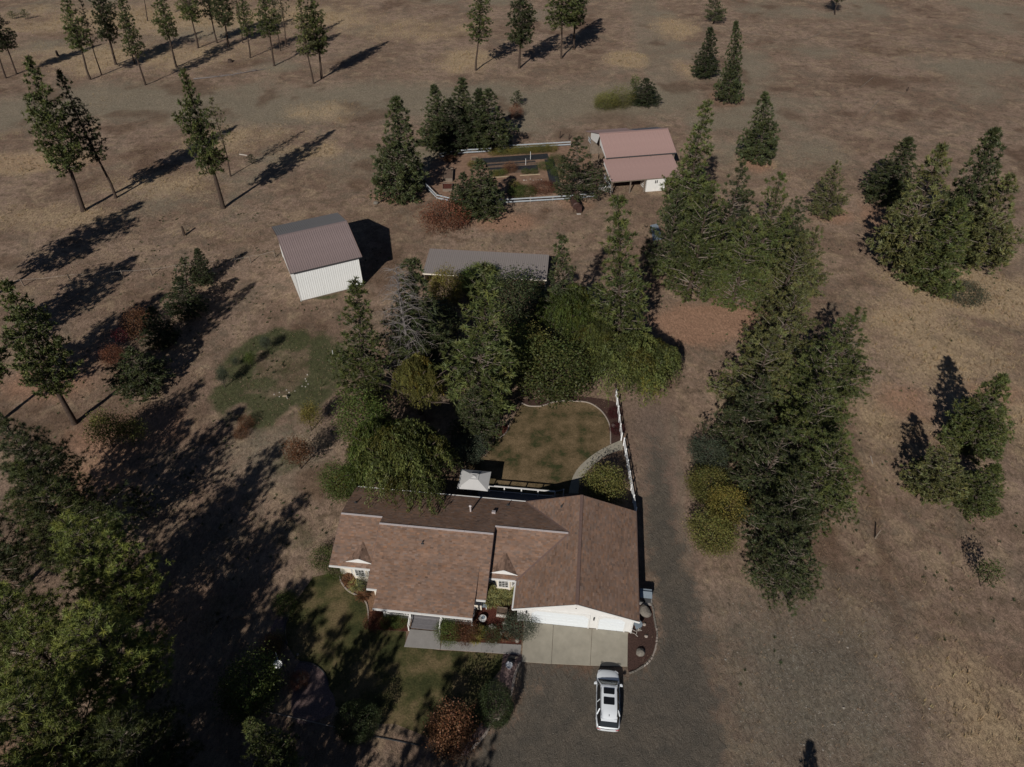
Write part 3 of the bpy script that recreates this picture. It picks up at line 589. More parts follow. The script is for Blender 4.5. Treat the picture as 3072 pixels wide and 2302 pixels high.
def window(parent, c, d, w, h, nx_, nz_, out):
    """c centre bottom, d unit direction along the wall, out unit normal"""
    c = Vector(c); d = Vector(d); out = Vector(out); up = Vector((0, 0, 1))
    f = MB()
    for s_ in (-1, 1): f.beam(c + d * s_ * (w / 2 + .04) + out * .02, c + d * s_ * (w / 2 + .04) + up * h + out * .02, .09, .07, tuple(out))
    f.beam(c - d * (w / 2 + .085) + up * (h + .04) + out * .025, c + d * (w / 2 + .085) + up * (h + .04) + out * .025, .09, .07, tuple(up)); f.beam(c - d * (w / 2 + .085) - up * .04 + out * .03, c + d * (w / 2 + .085) - up * .04 + out * .03, .12, .07, tuple(up))
    t = f.build('window', M['white'], parent)
    for i in range(nx_):
        for k in range(nz_):
            a = c + d * (-w / 2 + w * (i + .5) / nx_) + up * (h * (k + .5) / nz_) + out * .012
            part('pane', M['glass'], t, lambda b: b.extr([a - d * (w / nx_ / 2 - .022) - up * (h / nz_ / 2 - .02), a + d * (w / nx_ / 2 - .022) - up * (h / nz_ / 2 - .02), a + d * (w / nx_ / 2 - .022) + up * (h / nz_ / 2 - .02), a - d * (w / nx_ / 2 - .022) + up * (h / nz_ / 2 - .02)], out * .01))
    b2 = MB()
    for i in range(1, nx_): a = c + d * (-w / 2 + w * i / nx_) + out * .03; b2.beam(a, a + up * h, .032, .02, tuple(out))
    for k in range(1, nz_): a = c + up * (h * k / nz_) + out * .03; b2.beam(a - d * w / 2, a + d * w / 2, .02, .032, tuple(up))
    if b2.v: b2.build('muntin', M['white'], t)
def bay(uc, vw, vf, h0=0):
    wf, wb = .62, 1.15
    t = part('bay_window', M['cream'], house, lambda b: b.prism([(uc - wb, vw + .05), (uc - wf, vf), (uc + wf, vf), (uc + wb, vw + .05)], 0, 2.5))
    window(t, (uc, vf, 1.0), (1, 0, 0), .86, 1.15, 3, 4, (0, -1, 0))
    for s_ in (-1, 1):
        p = Vector((uc + s_ * wf, vf, 0)); q = Vector((uc + s_ * wb, vw + .05, 0)); d = (q - p).normalized(); o_ = Vector((d.y * s_, -d.x * s_, 0)); o_ = o_ if o_.y < 0 else -o_
        m_ = (p + q) / 2; window(t, (m_.x, m_.y, 1.0), d, .36, 1.15, 1, 4, o_)
bay(-14.7, 3.3, 2.78); bay(-1.22, 3.7, 3.08)
for c in ((-9.9, 1.0), (-4.9, 1.0)): window(house, (c[0], 1.05, 1.3), (1, 0, 0), 1.1, 1.1, 2, 3, (0, -1, 0))
part('front_door', M['white'], house, lambda b: b.box(-8.2, -7.2, 1.0, 1.05, .55, 2.5))
# front porch
part('porch_floor', M['deckwood'], house, lambda b: b.box(-11.75, -3.55, -.55, 1.04, .42, .58))
part('porch_skirt', M['deckwood'], house, lambda b: b.box(-11.72, -3.58, -.5, -.46, 0, .42))
for u in (-11.65, -9.25, -6.35, -3.65): part('porch_post', M['white'], house, lambda b: b.box(u - .07, u + .07, -.6, -.46, .4 if u in (-9.25, -6.35) else .1, 2.5))
def railing(u0, u1, parent=house, v=-.53):
    part('hand_rail', M['white'], parent, lambda b: b.beam((u0, v, 1.42), (u1, v, 1.42), .09, .05)); part('bottom_rail', M['white'], parent, lambda b: b.beam((u0, v, .68), (u1, v, .68), .06, .05))
    n = int((u1 - u0) / .135); me0 = None
    for i in range(1, n):
        u = u0 + (u1 - u0) * i / n
        if me0 is None: o_ = part('baluster', M['white'], parent, lambda b: b.box(-.026, .026, -.026, .026, .7, 1.4)); me0 = o_; o_.location = (u, v, 0)
        else: c = clone(me0, parent); c.location = (u, v, 0)
railing(-11.58, -9.32); railing(-6.28, -3.72)
for i, (v, z) in enumerate(((-.86, .45), (-1.13, .31), (-1.40, .17))):
    part('step', M['deckwood'], house, lambda b: (b.box(-9.1, -6.45, v, v + .14, z - .04, z), b.box(-9.1, -6.45, v + .15, v + .31, z - .04, z)))
    part('step_riser', M['darkgrey'], house, lambda b: b.box(-9.08, -6.47, v + .05, v + .08, 0, z - .04))
for u in (-9.2, -6.4):
    part('stair_rail', M['white'], house, lambda b: (b.beam((u, -.6, 1.42), (u, -1.62, .98), .08, .05), b.box(u - .045, u + .045, -1.66, -1.57, 0, 1.02), b.beam((u, -.6, .75), (u, -1.6, .3), .05, .04)))
# rooftop pipes and vents
part('flue_pipe', M['flashing'], house, lambda b: (b.tube([(-5.17, 9.34, 3.4), (-5.17, 9.34, 4.35)], .085, 10), b.lathe([(.13, 0), (.15, .05), (.05, .14)], (-5.17, 9.34, 4.36), 10)))
def rvent(u, v, z, r_=.05, h=.3, m='darkgrey'): part('roof_vent', M[m], house, lambda b: (b.tube([(u, v, z - .1), (u, v, z + h)], r_, 8), b.box(u - .14, u + .14, v - .12, v + .16, z - .02, z + .012)))
rvent(-1.69, 10.83, rear(0, 10.83)); rvent(3.64, 10.6, gl(3.64, 0)); rvent(-8.94, 4.88, fb(0, 4.88)); rvent(-16.54, 9.01, rear(0, 9.01))
part('box_vent', M['flashing'], house, lambda b: b.extr([(-3.1, 9.3, rear(0, 9.3) + .02), (-3.1, 9.6, rear(0, 9.6) + .02), (-3.1, 9.6, rear(0, 9.6) + .25), (-3.1, 9.3, rear(0, 9.3) + .22)], (.36, 0, 0)))
for u, v in ((-.02, .1), (10.98, .1), (-16.9, 3.2)): part('downspout', M['white'], house, lambda b: b.tube([(u, v, 2.55), (u + (.42 if u < 1 and u > -1 else (-.42 if u > 1 else 0)), v + .2, 2.25), (u + (.42 if u < 1 and u > -1 else (-.42 if u > 1 else 0)), v + .2, .05)], .045, 6))
# back deck with its open white rail, the sun umbrella over it
deck = empty('back_deck', hw(-.5, 13.2), -HA, 'low timber deck behind the house with an open white rail', 'deck')
def dk(fn, name, m): return part(name, m, deck, fn)
for i in range(17): dk(lambda b: b.box(-5.6, 3.35, -1.9 + i * .18, -1.9 + i * .18 + .165, .42, .45), 'deck_board', M['deckwood'])
dk(lambda b: b.box(-5.6, 3.35, 1.1, 1.14, .1, .42), 'deck_skirt', M['deckwood'])
dk(lambda b: b.beam((-3.6, 1.13, 1.42), (3.33, 1.13, 1.42), .15, .05), 'hand_rail', M['white']); dk(lambda b: b.beam((-3.6, 1.13, .62), (3.33, 1.13, .62), .05, .07), 'bottom_rail', M['white'])
dk(lambda b: b.beam((3.33, 1.13, 1.42), (4.2, 1.6, 1.25), .1, .05), 'hand_rail', M['deckwood'])
for u in (-3.6, -1.98, -.18, 1.56, 3.33): dk(lambda b: b.box(u - .06, u + .06, 1.07, 1.19, .1, 1.4), 'post', M['white'])
dk(lambda b: b.box(4.14, 4.26, 1.54, 1.66, 0, 1.3), 'post', M['white'])
um = empty('patio_umbrella', hw(-5.55, 14.05), -HA, 'square pale grey patio umbrella open over the back deck', 'umbrella')
zc = 2.62; A = [(-1.62, -1.3), (1.58, -1.3), (1.58, 1.3), (-1.62, 1.3)]
for i in range(4):
    p, q = A[i], A[(i + 1) % 4]; m_ = ((p[0] + q[0]) / 2 * .985, (p[1] + q[1]) / 2 * .985)
    part('canopy_panel', M['canvas'], um, lambda b: (b.extr([(p[0], p[1], zc - .12), (m_[0], m_[1], zc - .10), (0, 0, zc + .62)], (0, 0, -.006)), b.extr([(m_[0], m_[1], zc - .10), (q[0], q[1], zc - .12), (0, 0, zc + .62)], (0, 0, -.006))))
    part('rib', M['darkgrey'], um, lambda b: b.beam((0, 0, zc + .56), (p[0] * .98, p[1] * .98, zc - .15), .025, .025))
part('vent_cap', M['canvas'], um, lambda b: b.extr([(-.45, -.4, zc + .46), (.45, -.4, zc + .46), (.45, .4, zc + .46), (-.45, .4, zc + .46)], (0, 0, .02)))
part('frame_arm', M['darkgrey'], um, lambda b: b.tube([(-.3, .85, zc + .24), (.42, .72, zc + .34), (.35, .12, zc + .66)], .022, 6))
part('pole', M['darkgrey'], um, lambda b: (b.tube([(0, 0, .45), (0, 0, zc + .6)], .03, 8), b.box(-.3, .3, -.3, .3, .45, .52)))
# ---- white vinyl ranch fence along the drive
vf = empty('vinyl_fence', at(1864, 1330), 0, 'white vinyl rail fence along the drive with an opening at the path', 'fence')
org = vf.location.copy()
def vfence(a, b_, n):
    a = Vector(a); b_ = Vector(b_)
    for i in range(n + 1):
        p = a.lerp(b_, i / n) - org; part('fence_post', M['vinyl'], vf, lambda b: b.box(p.x - .065, p.x + .065, p.y - .065, p.y + .065, 0, 1.28))
        if i < n:
            q = a.lerp(b_, (i + 1) / n) - org
            for z in (.3, .72, 1.14): part('rail', M['vinyl'], vf, lambda b: b.beam((p.x, p.y, z), (q.x, q.y, z), .045, .13))
vfence(at(1847, 1190), at(1863, 1322), 5); vfence(at(1870, 1337), at(1905, 1545), 6)
# ---- drive apron, walk and entry pad: separate slabs
ap = empty('driveway_apron', hw(5.5, -1.5), -HA); ap['kind'] = 'structure'
for poly, m_ in (((( .98, .35), (3.62, .34), (3.68, -3.26), (1.12, -3.36)), 'concrete'), (((3.65, .34), (7.1, .34), (7.02, -3.05), (3.71, -3.25)), 'concrete'), (((7.13, .34), (10.3, .34), (10.22, -2.78), (7.05, -3.04)), 'concrete')):
    part('slab', M[m_], ap, lambda b: b.prism([(u - 5.5, v + 1.5) for u, v in poly], -.04, .06))
wk = empty('front_walk', hw(-4, -2.6), -HA); wk['kind'] = 'structure'
ws = [-6.08, -4.3, -2.5, -.7, .95]
for i in range(4):
    u0, u1 = ws[i] + .006, ws[i + 1] - .006; top = lambda u: -2.24 + (u + 6.1) * .055; bot = lambda u: -3.04 + (u + 6.1) * .042
    part('slab', M['concrete_grey'], wk, lambda b: b.prism([(u0 + 4, bot(u0) + 2.6), (u1 + 4, bot(u1) + 2.6), (u1 + 4, top(u1) + 2.6), (u0 + 4, top(u0) + 2.6)], -.04, .05))
part('entry_pad', M['concrete_grey'], wk, lambda b: b.prism([(-9.3 + 4, -3.16 + 2.6), (-6.1 + 4, -3.05 + 2.6), (-6.38 + 4, -1.45 + 2.6), (-9.12 + 4, -1.5 + 2.6)], -.04, .055))
# ================================================================ METAL CLAD BUILDINGS
def ribbed(w, length, m, name='roof_panel', pitch=.3, h=.035):
    """a ribbed metal sheet of width w (local x), length along y, flat in z=0"""
    n = max(1, round(w / pitch)); prof = []
    for i in range(n):
        x = i * w / n; prof += [(x, 0), (x + .04, h), (x + .09, h), (x + .13, 0)]
    prof.append((w - .004, 0)); b = MB(); k = len(prof)
    vs_ = [(x, 0, z) for x, z in prof] + [(x, length, z) for x, z in prof] + [(x, 0, z - .012) for x, z in prof] + [(x, length, z - .012) for x, z in prof]
    fs = [(i, i + 1, k + i + 1, k + i) for i in range(k - 1)] + [(2 * k + i, 3 * k + i, 3 * k + i + 1, 2 * k + i + 1) for i in range(k - 1)] + [(i, 2 * k + i, 2 * k + i + 1, i + 1) for i in range(k - 1)]
    b.add(vs_, fs); me_ = bpy.data.meshes.new(name); me_.from_pydata(b.v, [], b.f); me_.materials.append(m); return me_
def panels(parent, origin, du, dv, width, length, m, name='roof_panel', pw=.92, pitch=.3, h=.035):
    """lays sheets side by side: origin corner, du along the building, dv up the slope (unit vectors in the parent's frame)"""
    du, dv = Vector(du).normalized(), Vector(dv).normalized(); nrm = du.cross(dv); n = max(1, round(width / pw)); w = width / n; me_ = ribbed(w, length, m, name, pitch, h)
    rot = Matrix((du, dv, nrm)).transposed().to_4x4()
    for i in range(n):
        o_ = bpy.data.objects.new(name, me_); link(o_, parent); o_.matrix_local = Matrix.Translation(Vector(origin) + du * w * i) @ rot
# --- barn left: white ribbed walls, mauve roof
B1 = empty('barn', at(903.5, 905), R(25), 'white metal barn with a mauve and grey gable roof standing alone on the left', 'barn')
W1, D1, E1, R1 = 9.1, 12.9, 5.25, 7.2
part('wall_core', M['white_metal'], B1, lambda b: b.extr([(.03, .03, 0), (.03, D1 - .03, 0), (.03, D1 - .03, E1 - .05), (.03, D1 / 2, R1 - .12), (.03, .03, E1 - .05)], (W1 - .06, 0, 0)))
panels(B1, (0, 0, .12), (1, 0, 0), (0, 0, 1), W1, E1 - .2, M['white_metal'], 'wall_panel', .9, .3, .02)
part('base_board', M['wood'], B1, lambda b: b.box(0, W1, -.03, .02, 0, .14))
part('side_wall', M['white_metal'], B1, lambda b: b.extr([(-.01, .0, .1), (-.01, D1, .1), (-.01, D1, E1 - .02), (-.01, D1 / 2, R1 - .08), (-.01, .0, E1 - .02)], (.04, 0, 0)))
for x, y in ((0, 0), (W1, 0), (0, D1)): part('corner_trim', M['white'], B1, lambda b: b.box(x - .05, x + .05, y - .05, y + .05, 0, E1 - .05))
sl = math.hypot(D1 / 2 + .45, (R1 - E1) * (D1 / 2 + .45) / (D1 / 2)); k1 = (R1 - E1) / (D1 / 2)
panels(B1, (-.5, -.45, E1 - .45 * k1 + .03), (1, 0, 0), (0, 1, k1), W1 + 1.0, sl, M['barnroof'], pitch=.3)
panels(B1, (W1 + .5, D1 + .45, E1 - .45 * k1 + .03), (-1, 0, 0), (0, -1, k1), W1 + 1.0, sl, mat('grey_roof_metal', (.15, .147, .147), .5, .35, var=.1, vscale=.5), pitch=.3)
part('ridge_cap', M['barnroof'], B1, lambda b: b.beam((-.5, D1 / 2, R1 + .06), (W1 + .5, D1 / 2, R1 + .06), .3, .05))
part('eave_trim', M['darkgrey'], B1, lambda b: b.beam((-.5, -.44, E1 - .18), (W1 + .5, -.44, E1 - .18), .06, .12))
for s_ in (-.5, W1 + .5): part('rake_trim', M['ridge'], B1, lambda b: (b.beam((s_, -.45, E1 - .14), (s_, D1 / 2, R1), .05, .12), b.beam((s_, D1 / 2, R1), (s_, D1 + .45, E1 - .14), .05, .12)))
# --- low equipment shelter behind the trees
B2 = empty('open_shed', at(1600, 820) * 0 + Vector((-12.9, 83.8, 0)), R(-5.5), 'long low shed with a grey ribbed metal roof half hidden behind the tree row', 'shed')
panels(B2, (0, -.6, 2.25), (1, 0, 0), (0, 5.9, .45), 18.0, 5.95, M['carport'], pitch=.3)
part('eave_board', M['cream'], B2, lambda b: b.box(0, 18, -.6, -.56, 2.02, 2.22)); part('back_wall', M['cream'], B2, lambda b: b.box(.2, 17.8, 5.1, 5.2, 0, 2.6))
for i in range(6): part('post', M['wood'], B2, lambda b: b.box(.1 + i * 3.52, .25 + i * 3.52, -.4, -.25, 0, 2.2))
for x in (.1, 17.8): part('side_wall', M['cream'], B2, lambda b: b.extr([(x, -.3, 0), (x, 5.1, 0), (x, 5.1, 2.6), (x, -.3, 2.2)], (.08, 0, 0)))
# --- pole barn with the faded red roof
A2 = R(9.8); B3 = empty('pole_barn', (17.35, 111.0, 0), A2, 'open pole barn with a faded red roof in two tiers beside the garden', 'barn')
ze, zu, zr_ = 2.55, 4.25, 6.35; vu, vr_, vb_ = 5.75, 11.35, 17.2
panels(B3, (0, 0, ze), (1, 0, 0), (0, vu + .3, 3.95 - ze), 12.9, math.hypot(vu + .3, 3.95 - ze), M['redroof'], pitch=.45, h=.02)
panels(B3, (.45, vu, zu), (1, 0, 0), (0, vr_ - vu, zr_ - zu), 13.2, math.hypot(vr_ - vu, zr_ - zu), M['redroof'], pitch=.45, h=.02)
panels(B3, (8.0, vb_, zu), (-1, 0, 0), (0, vr_ - vb_, zr_ - zu), 7.55, math.hypot(vb_ - vr_, zr_ - zu), M['redroof'], pitch=.45, h=.02)
panels(B3, (13.65, vb_, zu), (-1, 0, 0), (0, vr_ - vb_, zr_ - zu), 5.65, math.hypot(vb_ - vr_, zr_ - zu), M['slateroof'], pitch=.45, h=.02)
part('ridge_cap', M['redroof'], B3, lambda b: b.beam((.45, vr_, zr_ + .04), (13.65, vr_, zr_ + .04), .4, .05))
panels(B3, (8.4, vb_ + 2.6, zu - .85), (-1, 0, 0), (0, -2.7, .8), 8.2, 2.8, M['redroof'], pitch=.45, h=.02)
part('eave_trim', M['darkgrey'], B3, lambda b: b.beam((.45, vu, zu - .1), (13.65, vu, zu - .1), .06, .2)); part('eave_trim', M['wood'], B3, lambda b: b.beam((0, .03, ze - .12), (12.9, .03, ze - .12), .06, .16))
part('gable_board', M['white'], B3, lambda b: b.extr([(.75, vr_, zr_ - .12), (.75, vu + .2, zu - .1), (.75, vu + .2, zu - .9), (.75, vr_ - .2, zr_ - 1.9)], (.06, 0, 0)))
part('gable_board', M['white'], B3, lambda b: b.extr([(.7, vr_ + .0, zr_ - .12), (.7, vb_, zu - .1), (.7, vb_, zu - 1.3), (.7, vr_ + 1.7, zr_ - 2.6)], (.06, 0, 0)))
part('gable_board', M['white'], B3, lambda b: b.extr([(.12, .3, ze - .06), (.12, vu, 3.85), (.12, vu, 3.1), (.12, .3, 2.1)], (.06, 0, 0)))
for x, y, h in [(.2, .25, 2.5), (3.6, .25, 2.5), (6.2, .25, 2.5), (12.6, .25, 2.5)] + [(x, vu, 3.9) for x in (.8, 4.8, 8.8, 13.2)] + [(x, 11.3, 6.1) for x in (.8, 13.2)] + [(x, vb_ - .2, 4.1) for x in (.8, 4.8, 8.8, 13.2)]:
    part('post', M['wood'], B3, lambda b: b.box(x - .09, x + .09, y - .09, y + .09, 0, h))
part('back_wall', M['wood'], B3, lambda b: b.box(.9, 13.2, vb_ - .4, vb_ - .32, 0, 4.1)); part('rear_partition', M['wood'], B3, lambda b: b.box(1.0, 13.1, 5.9, 5.98, 0, 2.6))
tr = part('tack_room', M['white'], B3, lambda b: b.box(6.55, 10.0, .12, 3.2, 0, 2.42))
for i in range(13): part('siding_board', M['white'], tr, lambda b: b.box(6.55 + i * .2655, 6.55 + i * .2655 + .24, .09, .12, .05, 2.4))
for x in (8.05, 8.35): part('window_slit', M['black'], tr, lambda b: b.box(x, x + .16, .05, .088, 1.55, 2.1))
part('gate_panel', M['wood'], B3, lambda b: [b.beam((6.4, .3, z), (6.1, 2.0, z), .04, .1) for z in (.4, .8, 1.2, 1.6)])
# ================================================================ THE CAR (local: x right, y forward)
cr = at(1824, 2187, .8); cf = at(1824, 2010, .8); cdir = (cf - cr).normalized()
car = empty('parked_car', ((cr + cf) / 2 + Vector((0, 0, -.8))), -math.atan2(cdir.x, cdir.y), 'white sport utility vehicle with two sunroof panels parked nose to the garage', 'car')
def loft(secs, m, name, parent, smooth=True, sub=0, **kw):
    b = MB(); n = len(secs[0]); vs_ = [p for s_ in secs for p in s_]
    fs = [(i * n + k, i * n + (k + 1) % n, (i + 1) * n + (k + 1) % n, (i + 1) * n + k) for i in range(len(secs) - 1) for k in range(n)]
    fs += [tuple(range(n - 1, -1, -1)), tuple((len(secs) - 1) * n + k for k in range(n))]
    b.add(vs_, fs); o_ = b.build(name, m, parent, smooth=smooth, **kw)
    if sub: md = o_.modifiers.new('s', 'SUBSURF'); md.levels = md.render_levels = sub
    return o_
def ring(y, hw_, zb, zs, zt, crown=.04):        # lower body cross section: half width, sill, shoulder and deck heights
    return [(x * hw_, y, z) for x, z in ((-.86, zb), (-.97, zb + .12), (-1, (zb + zs) / 2), (-.985, zs - .08), (-.93, zs), (-.6, zt), (0, zt + crown), (.6, zt), (.93, zs), (.985, zs - .08), (1, (zb + zs) / 2), (.97, zb + .12), (.86, zb))]
body = loft([ring(-2.46, .62, .42, .78, .80), ring(-2.42, .84, .33, .86, .90), ring(-2.25, .945, .28, 1.0, 1.02), ring(-1.6, .985, .26, 1.04, 1.06), ring(-.6, .985, .26, 1.02, 1.05), ring(.5, .975, .26, 1.0, 1.04),
             ring(1.25, .98, .27, .98, 1.06), ring(1.75, .965, .28, .93, 1.0), ring(2.12, .90, .30, .85, .91), ring(2.34, .76, .34, .76, .80), ring(2.46, .52, .42, .66, .69)], M['paint'], 'body', car, sub=1)
def cab(y, hb, zb, ht, zt): return [(-hb, y, zb), (-(hb * .45 + ht * .55), y, (zb + zt) / 2 + .03), (-ht, y, zt - .03), (-ht * .6, y, zt + .015), (0, y, zt + .03), (ht * .6, y, zt + .015), (ht, y, zt - .03), ((hb * .45 + ht * .55), y, (zb + zt) / 2 + .03), (hb, y, zb)]
# roof shell
loft([cab(-2.03, .60, 1.50, .60, 1.55), cab(-1.9, .66, 1.54, .655, 1.63), cab(-1.2, .69, 1.56, .685, 1.69), cab(0, .70, 1.56, .69, 1.70), cab(.62, .69, 1.53, .67, 1.655), cab(.82, .64, 1.50, .62, 1.58)], M['paint'], 'roof', car)
# glasshouse: dark glass volume below the roof shell
loft([[(-.80, -2.36, 1.02), (.80, -2.36, 1.02), (.66, -2.0, 1.53), (-.66, -2.0, 1.53)], [(-.90, -1.5, 1.03), (.90, -1.5, 1.03), (.70, -1.5, 1.6), (-.70, -1.5, 1.6)], [(-.91, .3, 1.03), (.91, .3, 1.03), (.71, .3, 1.6), (-.71, .3, 1.6)],
      [(-.86, 1.35, 1.04), (.86, 1.35, 1.04), (.63, .80, 1.56), (-.63, .80, 1.56)]], M['carglass'], 'side_windows', car, smooth=False)
def quad(name, m, pts, th=.012, **kw):
    a = [Vector(p) for p in pts]; n = (a[1] - a[0]).cross(a[2] - a[0]).normalized()
    if n.z < 0: n = -n
    return part(name, m, car, lambda b: b.extr([p + n * th for p in a], n * .008), **kw)
quad('windshield', M['windshield'], ((-.76, 1.30, 1.07), (.76, 1.30, 1.07), (.56, .86, 1.52), (-.56, .86, 1.52)), .004)
quad('cowl', M['black'], ((-.80, 1.42, 1.045), (.80, 1.42, 1.045), (.78, 1.33, 1.06), (-.78, 1.33, 1.06)), .02)
for s_ in (-1, 1):
    part('pillar', M['paint'], car, lambda b: (b.beam((s_ * .87, 1.36, 1.05), (s_ * .655, .78, 1.57), .07, .05), b.beam((s_ * .91, -.45, 1.04), (s_ * .72, -.45, 1.58), .07, .03), b.beam((s_ * .9, -1.45, 1.04), (s_ * .71, -1.2, 1.6), .12, .04)))
    part('roof_rail', M['black'], car, lambda b: b.tube([(s_ * .645, .45, 1.68), (s_ * .665, .2, 1.73), (s_ * .665, -1.4, 1.73), (s_ * .63, -1.75, 1.65)], .022, 6))
    part('roof_edge', M['chrome'], car, lambda b: b.tube([(s_ * .90, 1.2, 1.06), (s_ * .935, .3, 1.06), (s_ * .93, -1.4, 1.07), (s_ * .86, -2.2, 1.08)], .014, 6))
    mr_ = loft([[(s_ * x, y, z) for x, y, z in ((.94, .98, 1.05), (.94, 1.10, 1.05), (.94, 1.10, 1.17), (.94, .98, 1.17))], [(s_ * x, y, z) for x, y, z in ((1.08, .95, 1.03), (1.08, 1.12, 1.03), (1.08, 1.12, 1.2), (1.08, .95, 1.2))], [(s_ * x, y, z) for x, y, z in ((1.18, .95, 1.05), (1.17, 1.06, 1.05), (1.17, 1.06, 1.17), (1.18, .95, 1.17))]], M['paint'], 'wing_mirror', car, smooth=False)
    part('headlight', M['lamp'], car, lambda b: b.extr([(s_ * .60, 2.38, .74), (s_ * .83, 2.2, .84), (s_ * .86, 2.1, .86), (s_ * .66, 2.3, .80)], (0, .03, .02)))
    part('tail_light', M['redlamp'], car, lambda b: b.extr([(s_ * .62, -2.452, .70), (s_ * .86, -2.39, .72), (s_ * .88, -2.37, .82), (s_ * .60, -2.445, .80)], (0, -.03, 0)))
    for y in (1.52, -1.42):
        w_ = part('wheel', M['tyre'], car, lambda b: b.tube([(s_ * .74, y, .37), (s_ * .96, y, .37)], .37, 20)); part('rim', M['rim'], w_, lambda b: b.tube([(s_ * .93, y, .37), (s_ * .972, y, .37)], .24, 14))
        for g in ((1.9, 'door_handle'),): pass
    for y in (.35, -.75): part('door_handle', M['chrome'], car, lambda b: b.beam((s_ * .985, y, .9), (s_ * .985, y - .18, .9), .03, .03))
for y0, y1 in ((-.02, .46), (-.86, -.28)):
    b = MB(); poly = [(x * .44 + 0, (y0 + y1) / 2 + y * (y1 - y0) / 2) for x, y in ((-.9, -1), (.9, -1), (1, -.85), (1, .85), (.9, 1), (-.9, 1), (-1, .85), (-1, -.85))]; b.prism(poly, 1.715, 1.74); b.build('sunroof', M['carglass'], car)
quad('rear_window', M['carglass'], ((-.74, -2.36, 1.08), (.74, -2.36, 1.08), (.6, -2.06, 1.5), (-.6, -2.06, 1.5)), .004)
part('rear_spoiler', M['paint'], car, lambda b: b.extr([(-.62, -2.12, 1.555), (.62, -2.12, 1.555), (.63, -1.95, 1.6), (-.63, -1.95, 1.6)], (0, 0, .03)))
part('bumper_strip', M['black'], car, lambda b: b.tube([(-.86, -2.36, .90), (-.5, -2.455, .875), (0, -2.48, .87), (.5, -2.455, .875), (.86, -2.36, .90)], .018, 6))
part('aerial', M['black'], car, lambda b: b.extr([(-.02, -1.62, 1.69), (-.02, -1.78, 1.69), (-.02, -1.76, 1.77)], (.04, 0, 0)))
part('grille', M['black'], car, lambda b: b.extr([(-.34, 2.44, .5), (.34, 2.44, .5), (.4, 2.43, .68), (-.4, 2.43, .68)], (0, .04, 0)))

# ================================================================ YARD THINGS
def rockmesh(name, seed, n=1):
    rr = random.Random(seed); import bmesh
    bm = bmesh.new(); bmesh.ops.create_icosphere(bm, subdivisions=2, radius=.5)
    o_ = Vector((rr.random() * 50, rr.random() * 50, 0))
    for v in bm.verts:
        k = 1 + .35 * mnoise.noise(v.co * 1.6 + o_); v.co = Vector((v.co.x * k, v.co.y * k, max(v.co.z * k * .75, -.18)))
    me_ = bpy.data.meshes.new(name); bm.to_mesh(me_); bm.free(); return me_
RM = [rockmesh('boulder', i) for i in range(5)]
def rock(p, s, m='rock', sq=(1, 1, 1), **kw):
    me_ = random.choice(RM); o_ = bpy.data.objects.new(kw.pop('name', 'boulder'), me_); link(o_, kw.pop('parent', None)); o_.location = (p[0], p[1], p[2] + s * .12); o_.scale = (s * sq[0], s * sq[1], s * sq[2]); o_.rotation_euler = (0, 0, random.random() * 6)
    if not me_.materials: me_.materials.append(M[m])
    o_.material_slots[0].link = 'OBJECT'; o_.material_slots[0].material = M[m]
    return tag(o_, **kw)
P8 = crop(1850, 1720, 5.18)
rock(P8(440, 600), 1.25, 'rock', sq=(1, .85, .9), label='large grey boulder in the side mulch bed, nearest the dog house', cat='rock')
rock(P8(375, 1235), .85, 'rock', label='rounded grey boulder in the mulch bed beside the driveway slab', cat='rock')
rock(P8(430, 800), .32, 'curb', label='small pinkish stone between the two grey boulders, nearer the house wall', cat='rock')
rock(P8(455, 985), .34, 'curb', label='small flat pinkish stone in the middle of the side mulch bed', cat='rock')
# stone edging
se = empty('stone_edging', at(1960, 1850), 0, 'row of pale edging stones curving round the mulch bed beside the garage', 'stone edging'); so = se.location.copy()
pts = [Vector((p[0], p[1], 0)) for p in smooth_poly([P8(*p) for p in ((480, 430), (530, 480), (560, 530), (575, 620), (585, 720), (605, 820), (625, 940), (620, 1060), (595, 1200), (540, 1330), (450, 1430), (350, 1490), (270, 1535), (200, 1560))], 8, False)]
acc = 0; proto_st = None
for i in range(1, len(pts)):
    acc += (pts[i] - pts[i - 1]).length
    if acc > .215:
        d = (pts[i] - pts[i - 1]).normalized(); acc = 0; j = random.uniform(-.02, .02)
        if proto_st is None or random.random() < .12: proto_st = part('edging_stone', random.choice([M['palerock'], M['curb'], M['rock']]), se, lambda b: b.box(-.095, .095, -.07, .07, 0, .13)); c = proto_st
        else: c = clone(proto_st, se)
        c.location = (pts[i].x - so.x + j, pts[i].y - so.y, random.uniform(-.02, .02)); c.rotation_euler = (0, 0, math.atan2(d.y, d.x) + random.uniform(-.12, .12)); c.scale = (random.uniform(.9, 1.1), random.uniform(.8, 1.2), random.uniform(.8, 1.2))
